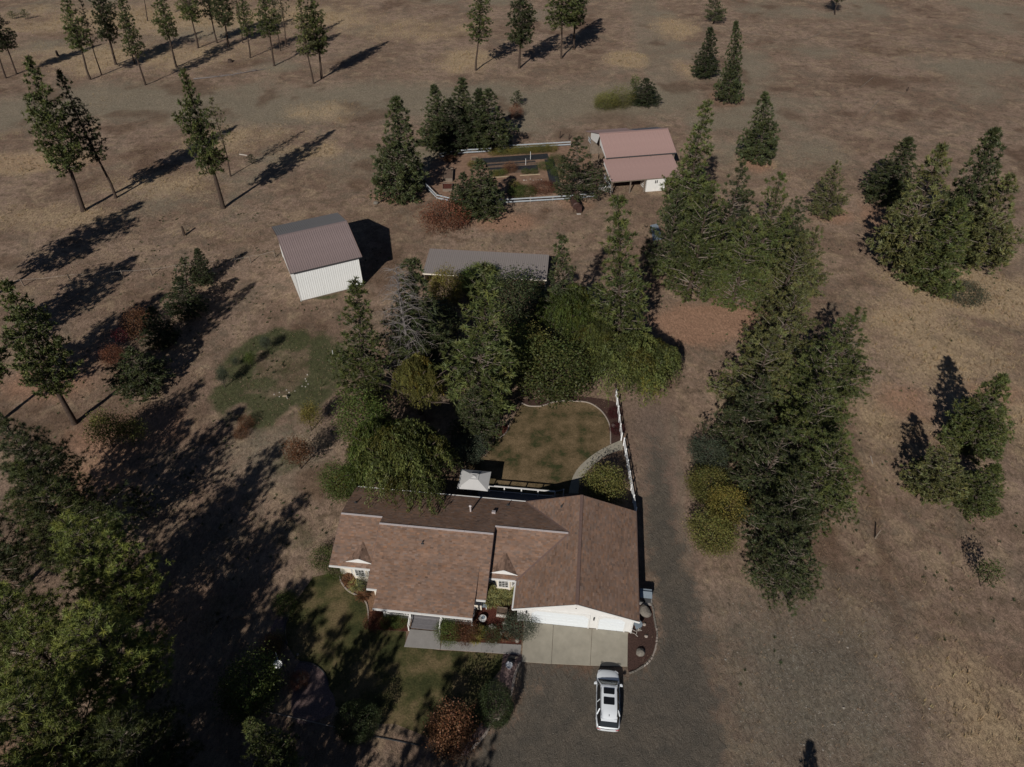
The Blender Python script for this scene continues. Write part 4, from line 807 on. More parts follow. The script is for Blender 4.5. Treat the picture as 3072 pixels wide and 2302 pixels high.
# blue dog house / service unit by the garage wall
ac = empty('utility_cabinet', at(1938, 1800), -HA, 'blue grey utility cabinet on a pad against the garage side wall', 'utility cabinet')
part('pad', M['concrete_grey'], ac, lambda b: b.box(-.75, .55, -.55, .6, 0, .08)); part('body', M['darkgrey'], ac, lambda b: b.box(-.65, .38, -.35, .5, .08, .95)); part('lid', M['blue'], ac, lambda b: (b.box(-.68, .42, -.38, .54, .95, 1.0), b.extr([(-.68, -.38, 1.0), (.42, -.38, 1.0), (.42, .2, 1.12), (-.68, .2, 1.12)], (0, .02, 0)))); part('vent_knob', M['white'], ac, lambda b: b.lathe([(.06, 1.0), (.06, 1.06), (.03, 1.08)], (-.1, .1, 0), 10))
cover = tag(part('round_table', M['blue'], None, lambda b: (b.lathe([(.36, .68), (.38, .70), (.38, .72), (.0, .73)], (0, 0, 0), 20), b.tube([(0, 0, 0), (0, 0, .7)], .04, 8), b.lathe([(.2, 0), (.16, .03)], (0, 0, 0), 12))), 'small round blue grey garden table tucked behind the garage corner', 'table'); cover.location = P8(320, 850)
pile = empty('timber_pile', P8(300, 960), 0, 'scatter of pale cut branches lying behind the garage corner', 'branches')
for i in range(11):
    a = random.uniform(0, 3.1); L = random.uniform(.2, .5); c = (random.uniform(-.5, .4), random.uniform(-.2, .7)); part('branch', M['palerock'], pile, lambda b: b.tube([(c[0], c[1], .05), (c[0] + L * math.cos(a), c[1] + L * math.sin(a), random.uniform(.06, .3))], .03, 5))
# planter box, round pot, bench and bits in the entry bed
pb = empty('planter_box', hw(-1.1, .95), -HA - .03, 'square white edged planter box in front of the bay window', 'planter')
for x0, x1, y0, y1 in ((-.47, .47, -.36, -.31), (-.47, .47, .31, .36), (-.47, -.42, -.31, .31), (.42, .47, -.31, .31)): part('board', M['wood'], pb, lambda b: (b.box(x0, x1, y0, y1, .12, .5)))
part('soil', M['soil'], pb, lambda b: b.box(-.42, .42, -.31, .31, .12, .42)); part('base_frame', M['palerock'], pb, lambda b: (b.box(-.5, .5, -.42, -.37, .02, .22), b.box(.48, .53, -.42, .36, .02, .22)))
for i in range(6): part('front_slat', M['white'], pb, lambda b: b.box(-.44 + i * .15, -.36 + i * .15, -.4, -.37, .22, .4))
pot = empty('flower_pot', hw(-2.78, .1), 0, 'round white rimmed pot beside the entry steps', 'plant pot')
part('bowl', M['darkgrey'], pot, lambda b: b.lathe([(.2, 0), (.3, .28), (.3, .3), (.02, .3)], n=20)); part('rim', M['white'], pot, lambda b: b.lathe([(.29, .30), (.35, .31), (.35, .35), (.29, .35)], n=24)); part('saucer', M['blue'], pot, lambda b: b.lathe([(.16, .35), (.18, .38)], (.05, .06, 0), 14))
cb = empty('storage_bench', hw(-3.0, 1.35), -HA, 'small blue grey and white bench by the entry under the roof edge', 'bench')
part('seat', M['blue'], cb, lambda b: b.box(-.35, .45, -.2, .2, .38, .43)); part('backrest', M['white'], cb, lambda b: b.box(-.15, .15, .2, .24, .4, .95))
for x in (-.3, .4): part('leg', M['white'], cb, lambda b: b.box(x - .03, x + .03, -.18, .18, 0, .38))
for (x, y, s_, lb) in ((740, 1000, .42, 'pale stone at the centre of the little cluster in the entry bed'), (680, 965, .26, 'pale stone at the left of the little cluster in the entry bed'), (830, 1000, .28, 'pale stone at the right of the little cluster in the entry bed'), (745, 925, .24, 'pale stone at the top of the little cluster in the entry bed'),
                      (1045, 1160, .4, 'white stone between the tall grass and the dark shrub in the entry bed'), (1110, 890, .36, 'grey green stone alone in the red mulch of the entry bed'), (1480, 1400, .45, 'reddish boulder in the corner of the entry bed by the driveway'), (650, 1430, .14, 'tiny white stone on the walk edge left of the tall grass'), (860, 1450, .2, 'white stone on the walk edge below the tall grass'), (560, 1110, .2, 'small white stone right of the yellow grasses')):
    rock(crop(1400, 1780, 9.755)(x, y), s_, 'curb' if 'reddish' in lb else 'palerock', label=lb, cat='rock')
# white basin and driftwood on the rock strip
bw = empty('garden_basin', crop(1480, 1950, 16.58)(790, 860), -.2, 'white half barrel standing on the rock strip beside the walk', 'planter'); part('tub', M['lamp'], bw, lambda b: b.lathe([(.2, 0), (.29, .42), (.31, .46), (.26, .46), (.2, .4)], n=18)); part('back_shell', M['black'], bw, lambda b: b.extr([(-.3, .22, 0), (.3, .22, 0), (.26, .3, .62), (-.26, .3, .62)], (0, .16, 0)))
dw = part('driftwood', M['palewood'], None, lambda b: b.tube([(-.45, -.1, .1), (-.1, .05, .16), (.3, 0, .12), (.55, .1, .06)], [.06, .13, .11, .04], 7), label='weathered driftwood log on the pink rocks next to the walk', cat='log'); dw.location = crop(1480, 1950, 16.58)(930, 420)
# garden windmill
wm = empty('garden_windmill', CF(290, 905), .25, 'small white garden windmill on a thin tripod tower at the edge of the rock bed', 'windmill')
for k in range(4):
    a = k * math.pi / 2 + .6; part('tower_leg', M['darkgrey'], wm, lambda b: b.tube([(.42 * math.cos(a), .42 * math.sin(a), 0), (.04 * math.cos(a), .04 * math.sin(a), 2.5)], .018, 5))
for z in (.7, 1.4): part('cross_brace', M['darkgrey'], wm, lambda b: [b.beam(tuple([(.42 - .15 * z) * math.cos(k * math.pi / 2 + .6), (.42 - .15 * z) * math.sin(k * math.pi / 2 + .6), z]), tuple([(.42 - .15 * z) * math.cos((k + 1) * math.pi / 2 + .6), (.42 - .15 * z) * math.sin((k + 1) * math.pi / 2 + .6), z]), .02, .02) for k in range(4)])
hub = Vector((0, -.18, 2.62)); nrm = Vector((-.15, -.75, .65)).normalized(); e1 = nrm.cross(Vector((0, 0, 1))).normalized(); e2 = nrm.cross(e1)
for k in range(14):
    a = 2 * math.pi * k / 14; d1 = e1 * math.cos(a) + e2 * math.sin(a); d2 = e1 * math.cos(a + .33) + e2 * math.sin(a + .33)
    part('blade', M['vinyl'], wm, lambda b: b.extr([hub + d1 * .08, hub + d1 * .36, hub + d2 * .36 + nrm * .04, hub + d2 * .08 + nrm * .01], nrm * .006))
part('hub', M['vinyl'], wm, lambda b: b.tube([hub - nrm * .05, hub + nrm * .05], .07, 10)); part('tail_vane', M['vinyl'], wm, lambda b: (b.tube([(0, 0, 2.6), (-.1, .55, 2.6)], .015, 5), b.extr([(-.1, .5, 2.5), (-.16, .85, 2.45), (-.16, .85, 2.8), (-.1, .5, 2.7)], (.01, 0, 0))))
for (x, y, s_, lb) in ((840, 580, .4, 'grey rock at the top of the pink rock bed near the windmill'), (800, 760, .5, 'dark hollow rock in the pink rock bed'), (960, 700, .42, 'dark rock right of the hollow rock in the pink bed'), (710, 530, .25, 'small pale rock between the windmill and the pink rock bed'), (850, 940, .45, 'brown weathered rock low in the pink rock bed'), (770, 120, .25, 'pale rock at the tip of the front lawn edging')):
    rock(crop(800, 1950, 8.29)(x, y), s_, 'rock', label=lb, cat='rock')
# garden figures by the back fence
rock(K5(1810, 330), .5, 'palerock', label='pale round stone in the back bed beside the white fence', cat='rock')
# ================================================================ VEGETABLE GARDEN
CG = crop(1260, 400, 3.8138); CH = crop(1290, 460, 5.395)
gb = sheet('garden_soil', [CG(*p) for p in ((70, 590), (130, 330), (230, 265), (500, 210), (1000, 200), (1700, 140), (1900, 190), (2050, 600), (1650, 690), (1000, 760), (500, 800), (200, 720))], .02 + .06, mat('garden_ground', (.20, .128, .09), .95, .1, var=.3, vscale=1.2, bump=.6, bscale=8))
def guard(name_label, pts, rails=(.45, .95), seg=None):
    t = empty('rail_fence', pts[0], 0, name_label, 'fence', 'white rail fences round the vegetable garden'); o0 = t.location.copy()
    for i, p in enumerate(pts):
        q = p - o0; part('fence_post', M['wood'], t, lambda b: b.box(q.x - .1, q.x + .1, q.y - .1, q.y + .1, -.1, 1.25))
        if i < len(pts) - 1:
            r_ = pts[i + 1] - o0
            for z in rails:
                o_ = part('rail', M['railgrey'], t, lambda b: b.beam((q.x, q.y - .13, z), (r_.x, r_.y - .13, z), .08, .2)); part('rail_groove', M['blue'], o_, lambda b: b.beam((q.x, q.y - .18, z), (r_.x, r_.y - .18, z), .02, .06))
guard('white double rail fence across the front of the vegetable garden', [CG(*p) for p in ((62, 620), (195, 760), (490, 832), (790, 820), (1000, 810), (1262, 795), (1518, 780), (1760, 765), (2000, 740))])
guard('white double rail fence behind the vegetable garden by the barn', [CG(*p) for p in ((960, 195), (1200, 180), (1460, 165), (1720, 150))])
guard('white double rail fence behind the garden, under the dark conifers', [CG(*p) for p in ((230, 290), (400, 255), (540, 240), (820, 225))])
guard('short white rail fence between the garden and the open barn end', [CG(*p) for p in ((1925, 95), (1960, 160), (1990, 230))])
guard('short leaning white rail fence at the front corner of the pole barn', [CG(*p) for p in ((2105, 530), (2150, 610), (2195, 690))])
gt = empty('farm_gate', CG(2045, 650), 0, 'white tubular metal farm gate beside the pole barn', 'gate'); g1 = CG(2190, 700) - CG(2045, 650)
for k in range(6): part('bar', M['vinyl'], gt, lambda b: b.tube([(0, 0, .25 + k * .2), (g1.x, g1.y, .25 + k * .2)], .025, 6))
for f in (0, .5, 1): part('upright', M['vinyl'], gt, lambda b: b.tube([(g1.x * f, g1.y * f, .1), (g1.x * f, g1.y * f, 1.3)], .03, 6))
# weed fabric strips and soil strips
def strip(name, pts, z, m, **kw): return sheet(name, [CH(*p) for p in pts], z, m, **kw)
strip('weed_fabric', ((820, 90), (1900, 12), (1930, 95), (900, 165)), .10, M['fabric']); strip('weed_fabric', ((900, 175), (1700, 120), (1710, 150), (910, 215)), .10, M['fabric'])
strip('weed_fabric', ((930, 245), (1740, 195), (1750, 275), (960, 275)), .10, M['fabric']); strip('weed_fabric', ((1850, 110), (2000, 100), (2130, 545), (1950, 545)), .10, M['fabric'])
for i, pts in enumerate((((900, 168), (1700, 112), (1702, 135), (905, 190)), ((930, 218), (1740, 158), (1742, 190), (932, 240)), ((960, 280), (1700, 280), (1400, 330), (970, 340)))): strip('soil_strip', pts, .13, M['soil'])
def raised(label, pts, h=.5, m='wood', soil='soil'):
    P_ = [CH(*p) for p in pts]; o0 = P_[0]; t = empty('raised_bed', o0, 0, label, 'raised bed', 'raised beds in the vegetable garden'); Q = [p - o0 for p in P_]
    for i in range(4): part('board', M[m], t, lambda b: b.beam((Q[i].x, Q[i].y, h / 2), (Q[(i + 1) % 4].x, Q[(i + 1) % 4].y, h / 2), .06, h))
    c = sum(Q, Vector()) / 4; part('soil', M[soil], t, lambda b: b.prism([tuple((c + (q_ - c) * .95)[:2]) for q_ in Q], 0, h * .8))
raised('tall grey timber raised bed at the left end of the garden, upper one', ((210, 470), (365, 470), (375, 300), (222, 300)), .75)
raised('grey timber raised bed with red soil at the left end of the garden, lower one', ((210, 628), (358, 625), (362, 530), (208, 530)), .6, soil='mulch')
raised('small open raised bed with a pale frame near the back of the garden', ((672, 165), (775, 145), (772, 80), (670, 80)), .25, 'palewood')
for lb, a, b_ in (('long pale timber edging a planting row in the middle of the garden', (980, 412), (1310, 392)), ('shorter pale timber edging a planting row near the pole barn side of the garden', (1455, 378), (1785, 358))):
    p, q = CH(*a), CH(*b_); o_ = part('edging_timber', M['palewood'], None, lambda b: b.beam((0, 0, .22), tuple((q - p) + Vector((0, 0, .22))), .14, .14), label=lb, cat='timber'); o_.location = p
for lb, a, h in (('tall white marker pole at the back of the garden', (1625, 110), 1.7), ('short grey marker pole in the garden rows', (1548, 200), 1.4)):
    o_ = part('marker_pole', M['vinyl'], None, lambda b: b.tube([(0, 0, 0), (0, 0, h)], .035, 6), label=lb, cat='pole'); o_.location = CH(*a)
for i in range(14):
    p = CH(1520 + i * 24 + random.uniform(-8, 8), 440 + random.uniform(-15, 12))
    if i % 2 == 0: rock(p, random.uniform(.25, .4), 'palerock', label='pale field stone in the loose row in the front of the garden', cat='rock', group='stones laid in a row in the garden')
# brown steel barrel smoker
bs = empty('barrel_smoker', at(1690 + 840 / 20.72, 580 + 1250 / 20.72), .12, 'rusty brown steel barrel smoker standing alone in front of the garden fence', 'smoker')
part('barrel', M['rust'], bs, lambda b: b.tube([(-.1, .1, 1.25), (-.1, .2, 1.25), (-.1, 2.7, 1.25), (-.1, 2.8, 1.25)], [.5, .66, .66, .5], 16)); part('firebox', M['rust'], bs, lambda b: b.box(-.05, .75, -.25, .5, .25, 1.35)); part('chimney', M['rust'], bs, lambda b: b.tube([(.15, 2.6, 1.7), (.15, 2.6, 2.6)], .1, 8))
for x in (-.55, .3):
    for y in (.5, 2.4): part('leg', M['rust'], bs, lambda b: b.box(x - .04, x + .04, y - .04, y + .04, 0, .9))
part('grate', M['palerock'], bs, lambda b: b.box(-.1, .6, -.55, -.2, .02, .12))
# electric tape fence across the left field
C4 = crop(0, 700, 2.072)
tp = empty('tape_fence', C4(770, 275), 0, 'thin white tape fence on wooden stakes crossing the left field to the barn', 'fence'); o0 = tp.location.copy()
posts = [C4(x, y) for x, y in ((-150, 360), (150, 330), (440, 300), (770, 275), (945, 262), (1105, 240), (1405, 205), (1560, 185), (1712, 150))]
for i, p in enumerate(posts):
    part('stake', M['wood'], tp, lambda b: b.box(p.x - o0.x - .06, p.x - o0.x + .06, p.y - o0.y - .06, p.y - o0.y + .06, 0, 1.25))
    if i < len(posts) - 1:
        q = posts[i + 1]; m_ = (p + q) / 2
        for z in ((1.15,) ): part('tape', M['palerock'], tp, lambda b: b.tube([(p.x - o0.x, p.y - o0.y, z), (m_.x - o0.x, m_.y - o0.y, z - .15), (q.x - o0.x, q.y - o0.y, z)], .014, 4))
# logs, stumps, posts
CA = crop(0, 0, 2.211); CT = crop(1300, 0, 2.765); CR = crop(2000, 0, 1.8424)
def log(pts, r0, r1, label, m='barkgrey', br=0, seed=1):
    o0 = Vector(pts[0]); rr = random.Random(seed); b = MB(); P_ = [Vector(p) - o0 + Vector((0, 0, r0 * .8)) for p in pts]; b.tube(P_, [r0 + (r1 - r0) * i / (len(P_) - 1) for i in range(len(P_))], 7)
    for k in range(br):
        f = rr.uniform(.3, 1) * (len(P_) - 1); i = min(int(f), len(P_) - 2); p = P_[i].lerp(P_[i + 1], f - i); a = rr.uniform(0, 6.28); L = rr.uniform(.6, 2.2); b.tube([p, p + Vector((L * math.cos(a), L * math.sin(a), rr.uniform(.1, .9)))], [.05, .015], 4)
    o_ = b.build('fallen_log', M[m], None, label=label, cat='log'); o_.location = o0; return o_
log([CA(1285, 528), CA(1420, 515), CA(1540, 500), CA(1650, 480), CA(1760, 462)], .16, .05, 'long pale fallen dead tree with bare branches on the upper left meadow', br=26)
log([CA(1590, 1028), CA(1642, 1036)], .13, .1, 'short white log lying beside a small juniper on the left meadow', 'palerock')
log([CR(1170, 560), CR(1045, 700)], .12, .05, 'thin dark fallen pole lying on the bare slope at the upper right', 'wood')
log([CR(1140, 430), CR(1060, 495)], .1, .05, 'short dark fallen pole just uphill of the long one on the right slope', 'wood')
log([CR(850, 185), CR(760, 225)], .1, .04, 'thin grey fallen branch near the top of the right slope', 'wood', 5)
log([CR(560, 198), CR(430, 190)], .1, .04, 'dark fallen branch right of the tall pointed conifers', 'wood', 7, 3)
log([CT(960, 740), CT(1160, 745)], .07, .03, 'thin dark branch lying across the pale ground beyond the garden', 'wood', 9, 4)
log([crop(2000, 800, 2.063)(1262, 1175), crop(2000, 800, 2.063)(1275, 1225)], .05, .03, 'small white stick lying in the right field', 'palerock')
def stump(p, r_, h, label, m='bark', cat='stump'): o_ = part('stump', M[m], None, lambda b: b.tube([(0, 0, -.1), (0, 0, h * .5), (.05, 0, h)], [r_ * 1.25, r_, r_ * .85], 9), label=label, cat=cat); o_.location = p
stump(CA(1225, 1562), .2, 1.6, 'short dark wooden stump post standing alone left of the white barn', cat='post'); stump(CA(385, 372), .3, 1.3, 'broken dark stump in the upper left woods'); stump(CA(1528, 412), .6, .6, 'low dark stump on the meadow below the pine stand')
stump(CT(1050, 1150), .12, 1.5, 'thin dark post behind the garden rail fence', cat='post'); stump(CT(1125, 1160), .12, 1.1, 'second thin dark post, nearer the pole barn, behind the garden fence', cat='post'); stump(CR(1328, 505), .15, 1.0, 'small dark snag on the bare upper right slope')
stump(crop(1960, 520, 3.767)(160, 305), .16, 2.2, 'tall dark gate post between the pole barn and the big pines', 'wood', 'post')
stump(crop(2000, 1550, 2.063)(1290, 135), .07, 1.4, 'thin steel fence post on the track edge in the right field', 'wood', 'post')
for (x, y, s_, lb) in ((258, 827, .8, 'pale grey rock on the bare ground left of the garden'),): rock(crop(1000, 200, 2.011)(x, y), 1.0, 'rock', label=lb, cat='rock')
o_ = part('white_marker', M['vinyl'], None, lambda b: b.tube([(0, 0, 0), (.05, 0, 1.1)], .03, 5), label='thin white stake at the edge of the green grass ring', cat='stake'); o_.location = crop(640, 980, 4.48)(1612, 405)
og = empty('garden_gnome_stand', crop(640, 980, 4.48)(995, 975), 0, 'low orange and white wooden stand in the green grass ring', 'wooden stand'); part('plank', M['palewood'], og, lambda b: b.beam((-.5, .05, .45), (0, .05, .45), .25, .05)); part('leg', M['palerock'], og, lambda b: (b.box(-.04, .04, 0, .08, 0, .5)))
og.name = 'wooden_stand'
for i in range(12):
    a = [(1265, 650), (1240, 705), (1250, 735), (1275, 775), (1195, 805), (1240, 812), (1100, 870), (1020, 890), (985, 855), (890, 890), (890, 945), (820, 915)][i]
    rock(crop(640, 980, 4.48)(*a), .2, 'palerock', label='small white stone lying in the green grass ring', cat='rock', group='white stones in the grass ring')
cpad = sheet('concrete_pad', [crop(1000, 200, 2.011)(*p) for p in ((1912, 960), (1955, 950), (1985, 1040), (1930, 1060))], .1, M['blue'])
# ================================================================ VEGETATION
def unit(a): return a / np.maximum(np.linalg.norm(a, axis=-1, keepdims=True), 1e-9)
def needles(C, AX, size, n, width, spread, r_, tint, zdark=None):
    """C centres (k,3), AX growth axes, size (k,), n blades each -> triangle soup"""
    k = len(C); d = unit(AX[:, None, :] * spread + r_.normal(size=(k, n, 3))); L = size[:, None] * r_.uniform(.65, 1.15, (k, n))
    side = unit(np.cross(d, r_.normal(size=(k, n, 3)))) * (width * size)[:, None, None]
    c = C[:, None, :] + d * (L * .05)[..., None]; tip = C[:, None, :] + d * L[..., None]; tip[..., 2] -= 0
    V = np.stack([c - side, c + side, tip], 2).reshape(-1, 3); T = np.arange(len(V)).reshape(-1, 3)
    t = np.repeat(tint, n * 3, axis=0); return V, T, t
def leaves(C, size, n, spread, r_, tint, down=0, asp=.32):
    k = len(C); p = C[:, None, :] + r_.normal(size=(k, n, 3)) * spread[:, None, None]; d = unit(r_.normal(size=(k, n, 3)) + np.array([0, 0, -down])); s = unit(np.cross(d, r_.normal(size=(k, n, 3))))
    L = size * r_.uniform(.7, 1.3, (k, n, 1)); a = p; b = p + d * L * .5 + s * L * asp; c = p + d * L; e = p + d * L * .5 - s * L * asp
    V = np.stack([a, b, c, e], 2).reshape(-1, 3); i = np.arange(k * n) * 4; T = np.concatenate([np.stack([i, i + 1, i + 2], 1), np.stack([i, i + 2, i + 3], 1)])
    return V, T, np.repeat(tint, n * 4, axis=0)
def tubes_np(segs, n=4):
    """segs: list of (points, radii) -> triangles"""
    V, T = [], []; off = 0
    for pts, rad in segs:
        b = MB(); b.tube(pts, rad, n, False); V += [tuple(p) for p in b.v]
        for f in b.f: T += [(off + f[0], off + f[1], off + f[2]), (off + f[0], off + f[2], off + f[3])]
        off += len(b.v)
    return np.array(V), np.array(T)
def tree_obj(name, trunk, crown, tmat, cmat, cname='crown', tname='trunk', boughs=None):
    root = bpy.data.objects.new(name, None); root.empty_display_size = .5
    me1 = np_mesh(tname, *trunk, [tmat]); me1.polygons.foreach_set('use_smooth', [True] * len(me1.polygons))
    parts = [(tname, me1)]
    if boughs: parts.append(('branches', np_mesh('branches', *boughs, [M['bough']])))
    if crown is not None: parts.append((cname, np_mesh(cname, crown[0], crown[1], [cmat], crown[2])))
    return root, parts
PROTO = {}
def pine(key, seed, H, R_, cb, prof, nb, step, psize, nn, gap=0., up=.12, tr=.28, width=.16, inner=.35, spread=.8, droop=0, bare=0.0, lump=.25, mult=1.0):
    r_ = np.random.default_rng(seed); rr = random.Random(seed); segs = []; C, A, S, Tn = [], [], [], []
    bend = [(rr.uniform(-.35, .35), rr.uniform(-.35, .35)) for _ in range(4)]
    def tp(z): f = z / H * 3; i = min(int(f), 2); t = f - i; return np.array([(bend[i][0] * (1 - t) + bend[i + 1][0] * t) * min(1, z / 3), (bend[i][1] * (1 - t) + bend[i + 1][1] * t) * min(1, z / 3), z])
    zs = [0, .4] + [H * i / 8 for i in range(1, 9)]; segs.append(([tuple(tp(z)) for z in zs], [tr * 1.35, tr * 1.05] + [max(.03, tr * (1 - i / 8.3)) for i in range(1, 9)]))
    z = cb * H; ph = rr.uniform(0, 6.28)
    lobes = [(rr.uniform(0, 6.28), rr.uniform(.1, .9), rr.uniform(-lump, lump)) for _ in range(14)]
    while z < H * .985:
        t = (z - cb * H) / (H * (1 - cb)); Lm = R_ * prof(t)
        for k in range(nb):
            ph += 2.399; a = ph + rr.uniform(-.3, .3)
            f = 1 + sum(w * math.exp(-((math.atan2(math.sin(a - la), math.cos(a - la))) / .7) ** 2 - ((t - lt) / .14) ** 2) for la, lt, w in lobes)
            L = max(.25, Lm * rr.uniform(.72, 1.12) * f)
            if rr.random() < gap: continue
            base = tp(z + rr.uniform(-.15, .15) * (H / 14)); el = up + rr.uniform(-.1, .15) + .5 * t
            d = np.array([math.cos(a) * math.cos(el), math.sin(a) * math.cos(el), math.sin(el)]); pts = []
            for q in range(5):
                u = q / 4; p = base + d * L * u; p[2] += -droop * L * u * u + .10 * L * u * u; pts.append(p)
            segs.append(([tuple(p) for p in pts], [max(.015, .018 * L) * (1 - .8 * q / 4) + .006 for q in range(5)]))
            if rr.random() < bare: continue
            bb_ = rr.uniform(.62, 1.32); m = max(2, int(L * (1 - inner * .8) / step)); us = np.linspace(inner, 1, m)
            for u in us:
                w = .24 * L * (1 - abs(u - .6)) ; q = pts[0] + (pts[4] - pts[0]) * u; q = q + np.array([0, 0, (-droop + .1) * L * (u * u - u)])
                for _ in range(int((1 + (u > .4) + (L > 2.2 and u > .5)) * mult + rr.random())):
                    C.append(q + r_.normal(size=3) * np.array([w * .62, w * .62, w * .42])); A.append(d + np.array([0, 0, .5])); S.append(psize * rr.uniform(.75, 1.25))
                    b_ = (.5 + .65 * u) * rr.uniform(.85, 1.15) * bb_; h = rr.uniform(-.08, .14); Tn.append((b_ * (1 + h), b_, b_ * (1 - h)))  # puffs near the trunk tinted darker: inner crown shade put into the colour
        z += step * 1.5 * (.8 + .5 * t)
    C, A, S, Tn = np.array(C), np.array(A), np.array(S), np.array(Tn)
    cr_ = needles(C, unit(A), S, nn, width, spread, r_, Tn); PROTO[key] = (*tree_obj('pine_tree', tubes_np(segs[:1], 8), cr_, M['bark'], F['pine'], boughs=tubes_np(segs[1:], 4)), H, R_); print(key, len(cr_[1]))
def blobtree(key, seed, H, R_, cz, rz_, nclump, nleaf, lsize, name='leafy_tree', tr=.12, stems=5, fill=.75, down=0, mat_='leaf', flat=False, spread=.28):
    r_ = np.random.default_rng(seed); rr = random.Random(seed); C = []
    lob = unit(r_.normal(size=(10, 3))); lw = r_.uniform(-.22, .28, 10)
    d = unit(r_.normal(size=(nclump, 3))); rad = r_.uniform(fill, 1, (nclump, 1)); k = 1 + ((np.clip((d @ lob.T - .6) / .4, 0, 1)) * lw).sum(1, keepdims=True)
    C = d * rad * k * np.array([R_, R_, rz_]) + np.array([0, 0, cz]); C[:, 2] = np.maximum(C[:, 2], .08)
    up_ = .75 + .3 * d[:, 2:3]; tint = up_ * r_.uniform(.6, 1.35, (nclump, 1)) * (1 + r_.normal(size=(nclump, 3)) * np.array([.10, .03, .06]))  # upper clumps tinted lighter, lower ones darker: top light put into leaf colour
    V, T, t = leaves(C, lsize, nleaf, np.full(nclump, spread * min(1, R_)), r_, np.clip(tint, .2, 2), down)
    segs = [([(0, 0, 0), (rr.uniform(-.1, .1), rr.uniform(-.1, .1), max(.1, cz - rz_ * .5)), (0, 0, cz)], [tr, tr * .7, tr * .3])]
    for i in range(stems):
        a = rr.uniform(0, 6.28); z = max(.05, cz - rz_ * .6); segs.append(([(0, 0, z), (R_ * .4 * math.cos(a), R_ * .4 * math.sin(a), cz), (R_ * .75 * math.cos(a), R_ * .75 * math.sin(a), cz + rz_ * .5)], [tr * .5, tr * .3, .01]))
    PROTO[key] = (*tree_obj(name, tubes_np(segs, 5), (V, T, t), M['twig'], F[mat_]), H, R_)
def willow(key, seed, H, R_, ns=900):
    r_ = np.random.default_rng(seed); rr = random.Random(seed); P_, Dn, Tt = [], [], []
    cen = []
    for i in range(30): q_, w_ = math.sqrt((i + .5) / 30) * .82 * rr.uniform(.85, 1.1), i * 2.4 + rr.uniform(-.3, .3); cen.append((q_ * R_ * math.cos(w_), q_ * R_ * math.sin(w_), H * (.86 - .5 * q_ * q_ + rr.uniform(-.07, .07)), rr.uniform(.17, .3) * R_))
    for i in range(ns):
        ci = min(int(rr.random() * len(cen)), len(cen) - 1); cx, cy, cz, cr_ = cen[ci]; a = rr.uniform(0, 6.28); f = math.sqrt(rr.random()); x, y = cx + cr_ * f * math.cos(a), cy + cr_ * f * math.sin(a); z = cz + cr_ * .9 * math.sqrt(max(0, 1 - f * f))
        out = np.array([math.cos(a), math.sin(a), 0]) * .5 * f; L = rr.uniform(.8, 3.0); n = int(L / .14); b_ = rr.uniform(.5, 1.35) * (.45 + 1.0 * ((ci * 37) % 10) / 10); h = rr.uniform(-.08, .12) + .22 * (((ci * 53) % 7) == 3)
        for k in range(n):
            u = k / n; P_.append(np.array([x, y, z]) + out * L * (1.2 * u - .5 * u * u) + np.array([0, 0, -L * (u ** 1.6)])); Tt.append((b_ * (1 + h), b_, b_ * (1 - h)))
    C = np.array(P_) + r_.normal(size=(len(P_), 3)) * .05; Tt = np.array(Tt)
    V, T, t = leaves(C, .30, 2, np.full(len(C), .07), r_, Tt, 2.2, .13)
    segs = [([(0, 0, 0), (.2, .1, H * .3), (0, 0, H * .5)], [.35, .28, .2])]
    for cx, cy, cz, cr_ in cen: segs.append(([(0, 0, H * .3), (cx * .6, cy * .6, cz * .75), (cx, cy, cz), (cx * 1.3, cy * 1.3, cz + .6)], [.16, .1, .06, .02]))
    PROTO[key] = (*tree_obj('willow_tree', tubes_np(segs, 6), (V, T, t), M['twig'], F['willow']), H, R_)
def deadtree(key, seed, H, R_):
    rr = random.Random(seed); segs = [([(0, 0, 0), (.15, .1, H * .4), (0, .1, H * .75), (.1, 0, H)], [.2, .15, .08, .015])]; br = []
    for i in range(95):
        z = H * (.18 + .8 * i / 95); a = i * 2.4; L = R_ * (1 - (z / H)) ** .7 * rr.uniform(.6, 1.2) + .5; p = Vector((.1, .05, z)); pts = [p]; el = .5
        for k in range(4): p = p + Vector((math.cos(a) * L / 4, math.sin(a) * L / 4, L / 4 * el)); el -= .35; a += rr.uniform(-.3, .3); pts.append(p)
        br.append(([tuple(q) for q in pts], [.045, .035, .025, .018, .008]))
        for _ in range(4): f = rr.randint(1, 3); q = pts[f]; b_ = a + rr.uniform(-1.2, 1.2); l2 = rr.uniform(.4, 1.2); br.append(([tuple(q), tuple(q + Vector((math.cos(b_) * l2, math.sin(b_) * l2, -.1 * l2))), tuple(q + Vector((math.cos(b_) * l2 * 1.5, math.sin(b_) * l2 * 1.5, -.5 * l2)))], [.018, .012, .005]))
    root = bpy.data.objects.new('dead_tree', None); PROTO[key] = (root, [('trunk', np_mesh('trunk', *tubes_np(segs, 7), [M['barkgrey']])), ('branches', np_mesh('branches', *tubes_np(br, 4), [M['barkgrey']]))], H, R_)
